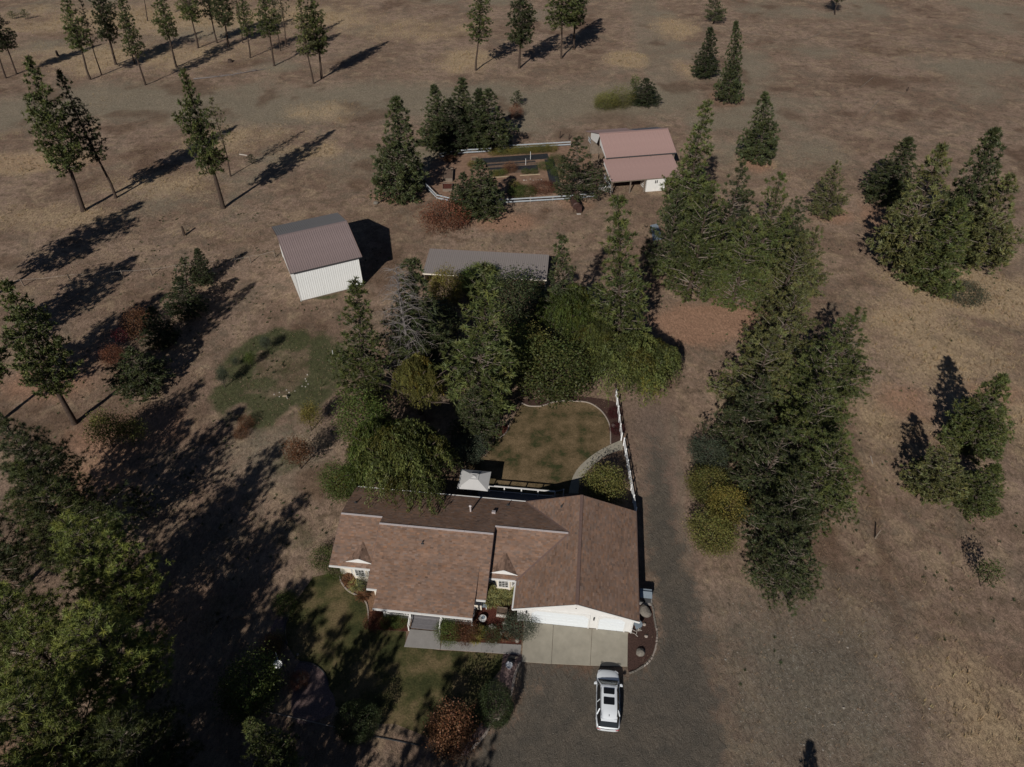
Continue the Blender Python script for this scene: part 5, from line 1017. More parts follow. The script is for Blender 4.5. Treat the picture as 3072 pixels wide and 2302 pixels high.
def grassclump(key, seed, H, R_, n=160, m='orn'):
    r_ = np.random.default_rng(seed); V, T, t = [], [], []
    for i in range(n):
        a = r_.uniform(0, 6.28); L = r_.uniform(.6, 1.1); o_ = r_.normal(size=2) * .12 * R_; s_ = np.array([-math.sin(a), math.cos(a), 0]) * .028; tn = r_.uniform(.6, 1.4); h = r_.uniform(-.15, .15)
        pts = [np.array([o_[0] + math.cos(a) * R_ * L * u, o_[1] + math.sin(a) * R_ * L * u, H * L * (1.9 * u - 1.35 * u * u)]) for u in (0, .35, .7, 1)]
        k = len(V)
        for j, p in enumerate(pts): w = (1, 1, .7, .05)[j]; V += [p - s_ * w, p + s_ * w]; t += [(tn * (1 + h), tn, tn * (1 - h))] * 2
        for j in range(3): T += [(k + 2 * j, k + 2 * j + 1, k + 2 * j + 3), (k + 2 * j, k + 2 * j + 3, k + 2 * j + 2)]
    root = bpy.data.objects.new('ornamental_grass', None); PROTO[key] = (root, [('blades', np_mesh('blades', np.array(V), np.array(T), [F[m]], np.array(t)))], H, R_)

full = lambda t: min(1, .72 + 2.2 * t) * (1 - t) ** .70 * 1.06
cone = lambda t: min(1, .8 + 2 * t) * (1 - t) ** .72 + .02
tall = lambda t: (.55 + .45 * math.sin(min(1, t * 1.25 + .15) * 3.0)) * (1 - t ** 3) ** .8
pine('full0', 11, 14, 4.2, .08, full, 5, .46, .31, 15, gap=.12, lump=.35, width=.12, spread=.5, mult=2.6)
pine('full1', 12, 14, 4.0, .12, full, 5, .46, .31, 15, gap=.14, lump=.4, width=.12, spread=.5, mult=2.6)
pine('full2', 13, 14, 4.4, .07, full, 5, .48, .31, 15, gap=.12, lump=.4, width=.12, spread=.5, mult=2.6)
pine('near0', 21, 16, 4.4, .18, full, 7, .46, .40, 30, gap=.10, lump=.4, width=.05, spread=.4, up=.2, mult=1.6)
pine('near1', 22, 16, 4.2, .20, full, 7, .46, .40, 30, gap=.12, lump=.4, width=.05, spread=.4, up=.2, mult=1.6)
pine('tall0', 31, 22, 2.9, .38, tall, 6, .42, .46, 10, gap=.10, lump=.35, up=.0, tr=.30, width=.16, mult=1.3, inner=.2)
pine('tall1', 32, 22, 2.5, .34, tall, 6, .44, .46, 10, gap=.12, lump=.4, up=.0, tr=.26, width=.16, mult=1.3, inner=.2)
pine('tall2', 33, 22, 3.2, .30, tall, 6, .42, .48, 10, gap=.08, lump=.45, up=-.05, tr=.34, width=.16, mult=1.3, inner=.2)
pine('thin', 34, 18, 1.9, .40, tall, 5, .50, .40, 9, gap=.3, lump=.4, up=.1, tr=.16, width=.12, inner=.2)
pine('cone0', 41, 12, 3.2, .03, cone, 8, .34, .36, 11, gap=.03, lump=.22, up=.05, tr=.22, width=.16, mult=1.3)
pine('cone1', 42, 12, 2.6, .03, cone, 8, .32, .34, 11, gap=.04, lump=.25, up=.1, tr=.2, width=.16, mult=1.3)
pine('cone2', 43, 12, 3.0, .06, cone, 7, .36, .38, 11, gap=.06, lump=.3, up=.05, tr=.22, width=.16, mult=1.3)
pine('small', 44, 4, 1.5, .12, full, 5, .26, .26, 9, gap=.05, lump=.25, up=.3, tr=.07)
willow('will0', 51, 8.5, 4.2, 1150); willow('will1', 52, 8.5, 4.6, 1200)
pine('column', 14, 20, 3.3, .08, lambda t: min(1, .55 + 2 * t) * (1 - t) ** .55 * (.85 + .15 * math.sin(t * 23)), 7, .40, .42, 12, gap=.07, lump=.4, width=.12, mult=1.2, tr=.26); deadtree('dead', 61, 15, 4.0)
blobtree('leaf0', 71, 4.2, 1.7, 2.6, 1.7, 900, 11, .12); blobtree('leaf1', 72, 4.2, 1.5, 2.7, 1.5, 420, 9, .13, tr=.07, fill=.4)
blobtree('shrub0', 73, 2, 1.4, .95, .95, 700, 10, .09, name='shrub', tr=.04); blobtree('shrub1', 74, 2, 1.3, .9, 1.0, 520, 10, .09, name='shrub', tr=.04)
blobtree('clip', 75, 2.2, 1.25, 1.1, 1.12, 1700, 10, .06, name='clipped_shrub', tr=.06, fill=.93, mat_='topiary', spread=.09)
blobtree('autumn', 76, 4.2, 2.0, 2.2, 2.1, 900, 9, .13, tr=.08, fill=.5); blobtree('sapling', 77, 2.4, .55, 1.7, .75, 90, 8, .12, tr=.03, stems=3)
grassclump('grass0', 81, .95, 1.0, 190); grassclump('grass1', 82, .8, .8, 150)
CNT = {}
def place(key, pos, H=None, r_=None, mat_=None, label=None, cat='tree', group=None, name=None, rz=None, lean=None):
    root, parts, H0, R0 = PROTO[key]; name = name or {'pine_tree': 'pine_tree'}.get(root.name.split('.')[0], root.name.split('.')[0])
    o_ = bpy.data.objects.new(name, None); link(o_); o_.empty_display_size = .5; o_.location = (pos[0], pos[1], pos[2] if len(pos) > 2 else 0)
    H = H or H0; r_ = r_ or R0 * H / H0; o_.scale = (r_ / R0, r_ / R0, H / H0); o_.rotation_euler = (lean[0] if lean else 0, lean[1] if lean else 0, random.uniform(0, 6.28) if rz is None else rz)
    for nm, me_ in parts:
        c = bpy.data.objects.new(nm, me_); link(c, o_)
        if nm == 'trunk' and key != 'dead': c.scale = (R0 / r_ * max(.6, H / H0), R0 / r_ * max(.6, H / H0), 1)
        if nm == 'branches': c['kind'] = 'stuff'
        if nm in ('crown', 'blades') and mat_: c.material_slots[0].link = 'OBJECT'; c.material_slots[0].material = F[mat_]
    return tag(o_, label, cat, group)
def byimg(key, base, top, r_, mat_, label, **kw):        # base and tip surveyed from the photograph (source pixels); the trunk leans the way it does there
    b = at(*base); H = height(b, *top); o_ = place(key, b, H, r_, mat_, label, **kw)
    t = b[1] / (math.cos(PITCH) - (top[1] - 1151) / FPX * math.sin(PITCH)); dx = (top[0] - 1536) / FPX * t - b[0]
    lean = max(-.11, min(.11, math.atan2(dx, H))); rz = o_.rotation_euler.z; o_.rotation_mode = 'QUATERNION'
    o_.rotation_quaternion = (Matrix.Rotation(lean, 3, 'Y') @ Matrix.Rotation(random.uniform(-.03, .03), 3, 'X') @ Matrix.Rotation(rz, 3, 'Z')).to_quaternion(); return o_
def q(fr, s): return lambda x, y: (fr[0] + x / s, fr[1] + y / s)
a1 = q((0, 0), 2.211); a4 = q((0, 700), 2.072); a5 = q((950, 700), 1.9235); a2 = q((1000, 200), 2.011); a3 = q((2000, 0), 1.8424); a6 = q((2000, 800), 2.063); a7 = q((1300, 0), 2.765); a8 = q((2000, 1550), 2.063)
G_ = 'tall pines of the upper left woods'
for key, b, t, r_, m_, lb in (
    ('tall2', (555, 1400), (150, 365), 3.1, 'pine', 'large pine with a long bare trunk, left of its slimmer twin in the left meadow'),
    ('tall1', (770, 1315), (385, 455), 2.3, 'pine_dark', 'slimmer tall pine just right of the largest one in the left meadow'),
    ('tall2', (1482, 1380), (1195, 445), 2.6, 'pine', 'tall dark pine with a bare lower trunk above the white barn'),
    ('thin', (1530, 1170), (1395, 610), 1.6, 'pine_olive', 'thin sparse pine right behind the tall dark pine above the white barn'),
    ('tall1', (40, 520), (-80, -40), 2.3, 'pine_dark', 'tall pine cut by the left picture edge, front one of the pair'),
    ('tall0', (110, 490), (0, 30), 2.4, 'pine_dark', 'tall pine at the left picture edge, rear one of the pair'),
    ('tall0', (600, 530), (430, -60), 2.8, 'pine', 'tall pine with a leafy crown, front left of the upper left stand'),
    ('thin', (675, 500), (560, -20), 1.8, 'pine_dark', 'thin tall pine between two bigger ones in the upper left stand'),
    ('tall2', (770, 430), (640, -160), 2.6, 'pine_dark', 'dark tall pine with a thick trunk in the upper left stand'),
    ('tall1', (965, 565), (800, -60), 2.4, 'pine', 'tall pine at the very front of the upper left stand'),
    ('thin', (895, 425), (760, -140), 2.0, 'pine_dark', 'short trunked pine half behind the front pine of the upper left stand'),
    ('tall0', (1170, 445), (1045, -120), 2.3, 'pine', 'tall pine whose trunk foot meets the tip of a nearer pine'),
    ('thin', (980, 140), (900, -300), 2.0, 'pine_dark', 'far tall pine at the top edge seen only by its trunk'),
    ('tall0', (1315, 320), (1200, -190), 2.7, 'pine', 'tall pine with a broad low crown left of the paired trunks'),
    ('tall1', (1440, 285), (1340, -230), 2.3, 'pine_dark', 'left one of two close tall pines above the fallen grey log'),
    ('tall2', (1515, 310), (1420, -200), 2.6, 'pine_dark', 'right one of two close tall pines above the fallen grey log'),
    ('thin', (1610, 285), (1530, -200), 1.9, 'pine_olive', 'thin pine behind the right side of the upper left stand'),
    ('tall1', (1660, 385), (1590, -100), 2.1, 'pine', 'slim pine left of the long straight trunk above the fallen log'),
    ('tall0', (1820, 440), (1725, -130), 2.7, 'pine', 'tall pine with a long straight trunk at the end of the fallen log'),
    ('thin', (1860, 340), (1790, -170), 1.9, 'pine_dark', 'left thin pine of the rear pair, upper left'),
    ('thin', (1897, 312), (1830, -200), 1.9, 'pine_dark', 'right thin pine of the rear pair, upper left'),
    ('tall1', (2080, 555), (1975, -40), 2.3, 'pine_olive', 'left one of the two front pines ending the upper stand on the right'),
    ('tall2', (2135, 522), (2050, -110), 2.5, 'pine', 'right one of the two front pines ending the upper stand on the right')):
    byimg(key, a1(*b), a1(*t), r_ * .98, m_, lb, group=G_)
for key, b, t, r_, m_, lb in (
    ('tall1', (352, 585), (400, -190), 2.5, 'pine', 'tall pine with a bare trunk, leftmost of the four near the top centre'),
    ('tall2', (712, 568), (735, -170), 2.7, 'pine_dark', 'dense dark pine, second of the four near the top centre'),
    ('tall0', (1062, 485), (1065, -260), 3.2, 'pine', 'broad pine, third of the four near the top centre'),
    ('tall2', (1165, 410), (1180, -290), 2.5, 'pine_dark', 'dark pine with a straight trunk, rightmost of the four near the top centre')):
    byimg(key, a7(*b), a7(*t), r_ * 1.25, m_, lb)
# beyond the top edge, casting the long shadows that enter the view
for i, (x, y, h) in enumerate(((60, 190, 20), (1150, 240, 19), (430, 180, 20), (1290, 230, 21))): pass
for key, b, t, r_, m_, lb in (
    ('small', (85, 128), (88, 70), 1.6, 'pine_olive', 'small bushy pine alone at the top left, left of its taller neighbour'),
    ('small', (170, 130), (160, 60), 1.5, 'pine', 'small bushy pine alone at the top left, the taller one'),
    ('small', (1670, 1090), (1690, 1020), 1.1, 'fir', 'little dark juniper beside the short white log')):
    byimg(key, a1(*b), a1(*t), r_, m_, lb)
for key, b, t, r_, m_, lb in (
    ('cone0', (400, 785), (378, 190), 4.0, 'pine_dark', 'large cone shaped dark conifer left of the vegetable garden'),
    ('cone1', (640, 500), (622, 110), 3.2, 'pine_dark', 'leftmost pointed conifer of the dark clump behind the garden'),
    ('cone2', (720, 515), (700, 195), 3.2, 'fir', 'short dark conifer in the front of the clump behind the garden'),
    ('cone1', (790, 440), (783, 72), 3.1, 'pine_dark', 'tallest pointed conifer of the dark clump behind the garden'),
    ('cone1', (870, 480), (862, 128), 3.0, 'fir', 'middle right conifer of the dark clump behind the garden'),
    ('cone2', (945, 500), (937, 142), 3.6, 'pine_dark', 'rightmost conifer of the dark clump behind the garden'),
    ('cone2', (895, 900), (880, 565), 3.2, 'pine_dark', 'taller dark conifer standing in front of the garden rails'),
    ('cone2', (800, 900), (780, 640), 2.2, 'fir', 'smaller dark conifer touching the taller one in front of the garden rails'),
    ('full1', (1472, 812), (1480, 425), 3.7, 'pine_dark', 'round bushy pine at the garden corner near the pole barn'),
    ('small', (1108, 245), (1095, 148), 1.6, 'pine_dark', 'small young pine alone above the dark garden clump'),
    ('cone2', (1880, 228), (1887, 72), 2.6, 'fir', 'dark pointed juniper beside the yellow green bush beyond the pole barn')):
    byimg(key, a2(*b), a2(*t), r_ * 1.25, m_, lb)
byimg('sapling', a2(1815, 185), a2(1825, 55), .9, 'leaf', 'thin sapling with a tuft of leaves left of the dark pointed juniper')
byimg('shrub0', a2(1640, 250), a2(1640, 160), 2.3, 'yellowgreen', 'yellow green spreading bush beyond the pole barn, its left half', cat='bush', name='shrub'); byimg('shrub1', a2(1735, 235), a2(1735, 140), 2.4, 'yellowgreen', 'yellow green spreading bush beyond the pole barn, its taller right half', cat='bush', name='shrub')
byimg('shrub1', a2(1098, 305), a2(1095, 240), 1.3, 'rustred', 'dry brown bush below the small young pine', cat='bush', name='shrub')
byimg('shrub0', a2(690, 950), a2(690, 830), 3.4, 'rustred', 'large round reddish bush in front of the garden fence corner', cat='bush', name='shrub')
for key, b, t, r_, m_, lb in (
    ('full1', (258, 130), (290, -60), 3.4, 'pine_dark', 'pine cut by the top edge, left of the small hanging one'),
    ('tall1', (930, 82), (945, -140), 2.6, 'pine_dark', 'pine with a bare trunk at the very top of the right slope'),
    ('cone1', (215, 425), (240, 142), 3.3, 'fir', 'dark cone shaped conifer, left one of the pair above the pole barn'),
    ('cone1', (345, 572), (396, 112), 3.0, 'pine_dark', 'tall narrow pointed conifer, right one of the pair above the pole barn'),
    ('cone0', (495, 885), (465, 512), 4.0, 'pine_dark', 'broad egg shaped dark conifer right of the pole barn'),
    ('full0', (870, 1212), (950, 898), 3.4, 'pine_olive', 'medium olive green pine alone right of the big central pine mass'),
    ('cone0', (1205, 1100), (1335, 762), 4.4, 'pine_dark', 'dark pine at the left of the right hand group'),
    ('cone2', (1290, 1500), (1470, 792), 4.6, 'pine_olive', 'olive pine with a visible grey trunk in the right hand group'),
    ('cone0', (1560, 1400), (1740, 718), 5.0, 'pine_dark', 'tallest dark pine of the right hand group'),
    ('cone2', (1700, 1480), (1900, 970), 4.2, 'pine_olive', 'olive bushy pine at the right edge of the right hand group'),
    ('cone1', (1460, 1600), (1600, 1080), 3.9, 'pine', 'front pine of the right hand group, low over yellow grass')):
    byimg(key, a3(*b), a3(*t), r_, m_, lb)
byimg('shrub1', a3(1630, 1640), a3(1640, 1590), 2.4, 'greygreen', 'low grey green bush at the foot of the right hand group', cat='bush', name='shrub')
for key, b, t, r_, m_, lb in (
    ('cone0', (1870, 1115), (2035, 690), 3.3, 'pine', 'roundish pine with a long dark shadow in the right field, uppermost of three'),
    ('cone2', (1608, 1410), (1770, 1080), 2.5, 'pine_olive', 'pine with a visible trunk foot in the right field, left one of three'),
    ('cone0', (1890, 1470), (2040, 1225), 2.4, 'pine', 'lowest and smallest pine of the three in the right field')):
    byimg(key, a6(*b), a6(*t), r_ * 1.05, m_, lb)
byimg('sapling', a8(1942, 432), a8(2005, 300), .8, 'pine', 'thin young tree alone in the lower right field')
place('cone1', tuple(at(2440, 2232) - Vector((.358, .934, 0)) * 10.66), 7, 2.0, 'pine_dark', 'pine below the lower picture edge whose dark tip shadow falls on the stony field')
# the big pine mass beside the pole barn
for key, x, y, h, r_, m_, lb in (
    ('column', 26.5, 94.0, 23.0, 4.3, 'pine', 'tall pine whose narrow tip rises right of the red barn roof'),
    ('full2', 25.3, 80.0, 18, 5.5, 'pine', 'broad pine at the left front of the mass beside the red barn'),
    ('full0', 22.8, 86.0, 14, 4.6, 'pine_dark', 'pine filling the left side of the mass beside the red barn'),
    ('full0', 31.0, 87.5, 17, 4.9, 'pine_dark', 'pine in the middle of the mass beside the red barn'),
    ('full2', 31.0, 78.0, 14.5, 5.0, 'pine', 'pine over the bare orange ground, right of the dead twigs'),
    ('full1', 35.2, 84.0, 17.4, 4.4, 'pine', 'pointed pine on the right flank of the mass beside the red barn'),
    ('full2', 39.5, 86.5, 12.5, 4.2, 'pine_dark', 'pine at the upper right shoulder of the mass beside the red barn'),
    ('full0', 27.5, 101.0, 15, 3.8, 'pine', 'pine tucked between the red barn and the broad conifer'),
    ('full0', 40.5, 80.0, 11.5, 3.8, 'pine_olive', 'olive pine at the far right end of the mass beside the red barn'),
    ('full1', 36.5, 75.5, 13.5, 4.2, 'pine_olive', 'pine at the lower right corner of that mass above the long hedge of pines')):
    place(key, (x, y), h, r_, m_, lb, group='pines massed beside the pole barn')
# the long row along the drive
for key, x, y, h, r_, m_, lb in (
    ('full2', 32.0, 63.5, 14, 4.8, 'pine_olive', 'topmost pine of the long row beside the drive'),
    ('full0', 38.0, 60.0, 13, 4.6, 'pine', 'pine on the upper right of the long row beside the drive'),
    ('full1', 27.8, 57.0, 13, 4.4, 'pine_olive', 'pine on the upper left of the long row, near the bare orange ground'),
    ('full2', 33.5, 54.5, 13, 4.7, 'pine', 'pine in the upper middle of the long row with pale dead branches'),
    ('full0', 25.2, 50.5, 12, 4.2, 'pine_dark', 'pine on the left of the long row above the yellow bushes'),
    ('full1', 31.0, 48.5, 13, 4.6, 'pine', 'pine at the centre of the long row beside the drive'),
    ('full2', 25.6, 44.0, 11, 3.9, 'pine_dark', 'shorter pine in the row just right of the yellow bushes'),
    ('full0', 30.2, 42.5, 12, 4.4, 'pine', 'pine on the lower right of the long row beside the drive'),
    ('full1', 25.3, 37.8, 12, 4.0, 'pine_dark', 'pine second from the lower end of the long row'),
    ('full2', 24.6, 33.5, 9, 3.4, 'pine_dark', 'lowest pine of the long row beside the drive')):
    place(key, (x, y), h, r_, m_, lb, group='pines in the long row beside the drive')
for i, (px, py, r_, h, m_, lb) in enumerate(((2120, 1400, 1.9, 3.4, 'greygreen', 'pale olive bush at the drive edge, uppermost of the yellow bushes'), (2115, 1490, 2.1, 3.2, 'yellowgreen', 'yellow green bush at the drive edge, second of three'), (2125, 1640, 2.0, 3.6, 'yellowgreen', 'bright yellow green bush at the drive edge, lowest of three'), (2165, 1560, 2.0, 4.0, 'yellow', 'yellow leafed bush tucked under the row of pines'))):
    place('leaf0', at(px, py), h, r_, m_, lb, cat='bush')
# central clump between the sheds and the house
for key, b, t, r_, m_, lb in (
    ('column', (300, 1000), (215, 285), 4.0, 'pine', 'tall pine at the left of the central clump, tip against the white barn'),
    ('column', (545, 850), (680, 138), 4.8, 'pine_dark', 'dark round topped pine left of centre in the central clump'),
    ('column', (925, 1080), (985, 150), 5.0, 'pine', 'large bright pine in the middle of the central clump'),
    ('column', (1420, 640), (1415, 5), 3.2, 'pine_dark', 'narrow pine in front of the grey shed roof right end'),
    ('column', (1745, 700), (1690, -250), 4.3, 'pine', 'tall light green pine right of the grey shed')):
    byimg(key, a5(*b), a5(*t), r_, m_, lb)
byimg('dead', a5(560, 900), a5(452, 165), 4.2, None, 'leafless grey dead tree between the pines of the central clump')
for key, px, py, h, r_, m_, lb in (
    ('leaf0', 1290, 1060, 7.5, 3.8, 'pine_dark', 'dark leafy tree in shade behind the bright central pine'), ('leaf0', 1560, 975, 6.5, 4.2, 'pine_dark', 'dark leafy tree below the grey shed roof'), ('leaf0', 1500, 1130, 6.5, 3.6, 'leaf', 'green leafy tree between the bright pine and the willows'),
    ('leaf0', 1655, 1195, 7.4, 4.0, 'willow', 'rounded light green tree at the top edge of the back lawn'), ('will0', 1880, 1170, 8.0, 5.6, 'willow', 'broad weeping willow overhanging the drive'), ('will1', 1700, 1040, 9.5, 4.2, 'leaf', 'willow standing behind the others below the shed'),
    ('will0', 1235, 1490, 9.6, 4.9, 'willow', 'large weeping willow right behind the house roof'), ('will1', 1170, 1440, 8.5, 4.0, 'leaf', 'weeping willow at the left of the one behind the house'), ('full2', 1430, 1330, 9.0, 3.2, 'pine_dark', 'pine leaning over the left side of the back lawn'),
    ('will1', 1775, 1110, 7.6, 3.2, 'willow', 'smaller willow squeezed between the rounded tree and the broad willow'), ('leaf0', 1590, 1125, 6.6, 2.6, 'yellowgreen', 'small yellowing tree at the left end of the back lawn hedge'), ('will1', 1955, 1150, 6.2, 3.4, 'willow', 'low willow branches reaching over the drive bend'), ('leaf0', 1110, 1330, 6.0, 2.8, 'leaf', 'green tree left of the willows by the dry lawn'), ('will1', 1262, 1240, 9.0, 2.8, 'yellowgreen', 'tree with yellowing leaves above the big willow'), ('leaf0', 1340, 950, 7.0, 2.0, 'yellow', 'yellow leafed sapling between the dark pine and the bright pine'),
    ('leaf0', 1040, 1490, 4.0, 1.9, 'leaf', 'green bush left of the house behind the yellow one'), ('leaf0', 1400, 1380, 3.0, 1.8, 'greygreen', 'grey green bush at the shaded edge of the back lawn'), ('leaf0', 1430, 900, 5.0, 2.6, 'leaf', 'leafy tree in front of the grey shed roof')):
    place(key, at(px, py), h, r_, m_, lb)
place('leaf1', at(1030, 1475), 2.6, 1.3, 'yellow', 'yellow bush at the far left corner of the house', cat='bush'); place('autumn', at(1810, 1490), 4.2, 2.35, 'yellowgreen', 'round fruit tree turning yellow beside the garden path')
# left field: junipers, saplings, garden trees
for key, b, t, r_, m_, lb in (
    ('tall2', (465, 1182), (150, 262), 2.7, 'pine', 'big crooked pine in the left field with a bare lower trunk'),
    ('cone1', (1265, 305), (1240, 92), 1.8, 'fir', 'dark juniper nearest the tape fence, uppermost of the juniper row'), ('small', (1165, 330), (1140, 150), 2.0, 'pine_dark', 'looser pine just left of the uppermost juniper'),
    ('cone2', (1170, 505), (1128, 275), 2.6, 'fir', 'dense dark juniper in the middle of the juniper row'), ('cone2', (1010, 700), (955, 460), 2.2, 'fir', 'dark juniper in shade right of the orange bush'), ('cone2', (890, 965), (800, 720), 3.2, 'pine_dark', 'lowest dark juniper of the row on the left field'),
    ('leaf1', (702, 1330), (625, 1130), 2.0, 'yellowgreen', 'small pale green tree, left one of the pair below the crooked pine'), ('leaf1', (838, 1310), (800, 1160), 1.7, 'yellowgreen', 'small pale green tree, right one of the pair below the crooked pine'),
    ('leaf1', (1935, 1228), (1915, 1065), 1.2, 'yellow', 'small yellow tree below the green grass ring'), ('leaf1', (1870, 1465), (1860, 1290), 1.5, 'orange', 'small orange green tree near the willow, left of the house'),
    ('leaf1', (1400, 960), (1400, 840), .8, 'greygreen', 'grey green young tree at the left of the grass ring'), ('leaf1', (1560, 830), (1545, 745), .75, 'leaf', 'young tree on the upper left of the grass ring'), ('leaf1', (1470, 830), (1470, 775), .5, 'greygreen', 'low young tree between the two at the left of the grass ring'), ('leaf1', (1660, 735), (1650, 645), .8, 'greygreen', 'thin young tree at the top of the grass ring'),
    ('sapling', (765, 705), (735, 605), .8, 'darkred', 'thin red leaved sapling above the red bush on the left field')):
    byimg(key, a4(*b), a4(*t), r_, m_, lb)
for key, x, y, h, r_, m_, lb in (('shrub0', 885, 610, 3.2, 2.0, 'orange', 'round orange tinted bush in the juniper row'), ('shrub0', 715, 800, 2.4, 1.3, 'rustred', 'red bush left of the lowest juniper'), ('shrub1', 1500, 1262, 1.2, .7, 'orange', 'small round orange bush, lower one of the pair below the grass ring'), ('shrub1', 1535, 1198, 1.3, .75, 'orange', 'small round orange bush, upper one of the pair below the grass ring')):
    p = a4(x, y); place(key, at(*p), h, r_, m_, lb, cat='bush', name='shrub')
# lower left pines, close to the camera
for key, x, y, h, r_, m_, lb in (
    ('near0', -40.5, 36.5, 15, 4.3, 'pine', 'pine at the left edge, uppermost of the near pine mass'), ('near1', -34.2, 31.0, 15, 4.1, 'pine_bright', 'near pine at the upper right of the lower left mass'), ('near0', -36.8, 24.5, 16, 4.6, 'pine_bright', 'large near pine with bright needle tufts at the left edge'),
    ('near1', -30.2, 24.0, 15, 4.3, 'pine_bright', 'near pine in the middle of the lower left mass'), ('near0', -31.5, 18.0, 16, 4.4, 'pine_bright', 'near pine just above the lower left corner'), ('near1', -26.0, 17.5, 12.5, 3.6, 'pine', 'near pine on the right side of the lower left mass'),
    ('near1', -26.2, 12.0, 13, 3.8, 'pine_bright', 'near pine cut by the lower picture edge'), ('near0', -46.5, 33, 16, 4.4, 'pine_dark', 'near pine mostly beyond the left picture edge'), ('near1', -46, 43, 14, 3.6, 'pine_dark', 'dark pine at the left edge above the near mass'),
    ('small', -37.5, 42.0, 4.2, 1.8, 'pine_olive', 'small young pine above the near pine mass')):
    place(key, (x, y), h, r_, m_, lb, group='near pines at the lower left')
# pines behind and left of the camera: only their shadows reach the picture
for i, (x, y, h, r_) in enumerate(((-19.0, 9.0, 17, 4.6), (-25.5, 4.0, 19, 5.0), (-14.2, 1.5, 18, 4.8), (-60, 56, 18, 4), (-68, 66, 18, 4), (-75, 80, 20, 4), (-31.0, 9.0, 18, 4.8), (-17.2, 17.6, 11.5, 2.0), (-22.5, -4, 20, 5), (-30.5, 0, 20, 5), (-37, 6, 20, 5), (-10.5, .5, 17, 4.8), (-27.5, 6, 18, 5.2), (-34.5, 11, 18, 5), (-20.5, 0, 19, 5.4), (-17, -5, 19, 5.2))):
    place('tall2' if i in (3, 4, 5) else ('column' if i == 7 else 'full0'), (x, y), h, r_, 'pine', ['pine below the picture edge shading the front lawn', 'pine far below the picture edge shading the lower left ground', 'broad pine below the picture edge shading the clipped shrubs', 'pine left of the picture shading the left field', 'second pine left of the picture, farther up the field', 'third pine left of the picture, farthest up the field', 'pine beyond the lower left corner shading the near pines', 'pine at the lower edge whose tip shadow falls on the porch roof', 'pine far behind the camera shading the ground left of the house', 'pine behind the camera shading the ground by the windmill', 'pine left behind the camera shading the near pine mass', 'pine below the picture edge shading the lawn beside the orange tree', 'pine below the frame left of the windmill shade', 'pine below the frame behind the near mass', 'broad pine below the frame shading the pink rock bed', 'farthest pine behind the camera shading the left lawn edge'][i])
# shrubs of the front garden
def gs(key, p, h, r_, m_, lb, cat='bush', name=None): place(key, p, h, r_, m_, lb, cat=cat, name=name)
gs('clip', C6(985, 985), 2.9, 1.45, 'topiary', 'dense clipped round shrub beside the pale curb near the driveway'); gs('clip', CF(900, 1340), 2.8, 1.6, 'topiary', 'large round clipped shrub standing in shade on the front lawn')
gs('autumn', C6(430, 1330), 4.2, 2.1, 'orange', 'orange brown leafed round tree at the bottom centre', 'tree'); gs('leaf0', CF(60, 1080), 3.4, 2.3, 'leaf', 'bright green leafy bush left of the garden windmill')
gs('shrub0', CF(310, 330), 1.6, 1.0, 'leaf', 'green bush at the top of the left rock strip', name='shrub'); gs('shrub1', CF(190, 690), 1.5, .9, 'orange', 'orange and pink bush above the windmill', name='shrub'); gs('shrub1', CF(225, 640), 1.2, .7, 'yellowgreen', 'little yellow green bush beside the orange one above the windmill', name='shrub')
gs('shrub1', CF(420, 960), 1.0, .7, 'rustred', 'brown shrub amid the rocks of the pink rock bed', name='shrub')
PR = crop(1200, 1700, 4.144)
gs('shrub0', PR(590, 850), 1.5, 1.0, 'leaf', 'left one of the two dark bushes in front of the porch railing', name='shrub'); gs('shrub0', PR(830, 860), 1.5, 1.05, 'orange', 'right bush with orange leaves in front of the porch railing', name='shrub')
gs('grass0', PR(980, 830), .9, .75, 'yellow', 'upper one of two yellow grass clumps by the walk', 'ornamental grass'); gs('grass1', PR(950, 920), .8, .7, 'yellow', 'lower one of two yellow grass clumps by the walk', 'ornamental grass')
gs('shrub1', PR(1155, 880), 1.0, .75, 'topiary', 'low green spreading plant in the middle of the entry bed', name='shrub'); gs('grass1', PR(1320, 900), .8, .6, 'orange', 'orange grass clump left of the dark shrub in the entry bed', 'ornamental grass')
gs('shrub0', PR(1450, 790), 2.0, 1.25, 'greygreen', 'dark grey green shrub at the garage corner by the driveway', name='shrub')
for x, y, lb in ((1180, 330, 'left'), (1260, 330, 'middle'), (1370, 330, 'right'), (1110, 400, 'far left'), (1330, 420, 'lower right'), (1150, 470, 'lower left'), (1230, 400, 'centre')):
    gs('grass0', PR(x, y), 1.0, .9, 'orn', f'{lb} clump of the long striped grasses under the bay window', 'ornamental grass')
gs('shrub1', C1(80, 860), 1.7, 1.1, 'leaf', 'green bush at the left corner of the house', name='shrub'); gs('shrub1', C1(175, 985), 1.4, .8, 'leaf', 'green bush below the left house corner at the curb', name='shrub')
gs('shrub1', C1(450, 1090), 1.7, .7, 'greygreen', 'grey green plant climbing beside the left bay window', name='shrub'); gs('grass1', C1(300, 1040), .6, .9, 'orange', 'tan grass clump in the bed by the left bay window', 'ornamental grass'); gs('grass1', C1(360, 1090), .6, .9, 'orn', 'second tan grass clump in the bed by the left bay window', 'ornamental grass'); gs('grass1', C1(420, 1180), .6, .8, 'orange', 'lowest tan grass clump in the bed by the left bay window', 'ornamental grass')
gs('shrub1', C1(510, 1430), 1.1, .7, 'rustred', 'dull red shrub at the left end of the porch bed', name='shrub'); gs('shrub0', C1(740, 1420), .9, .7, 'leaf', 'green bush in the porch bed left of the steps', name='shrub'); gs('shrub1', C1(640, 1430), .8, .6, 'leaf', 'small green bush in shade under the left porch railing', name='shrub')
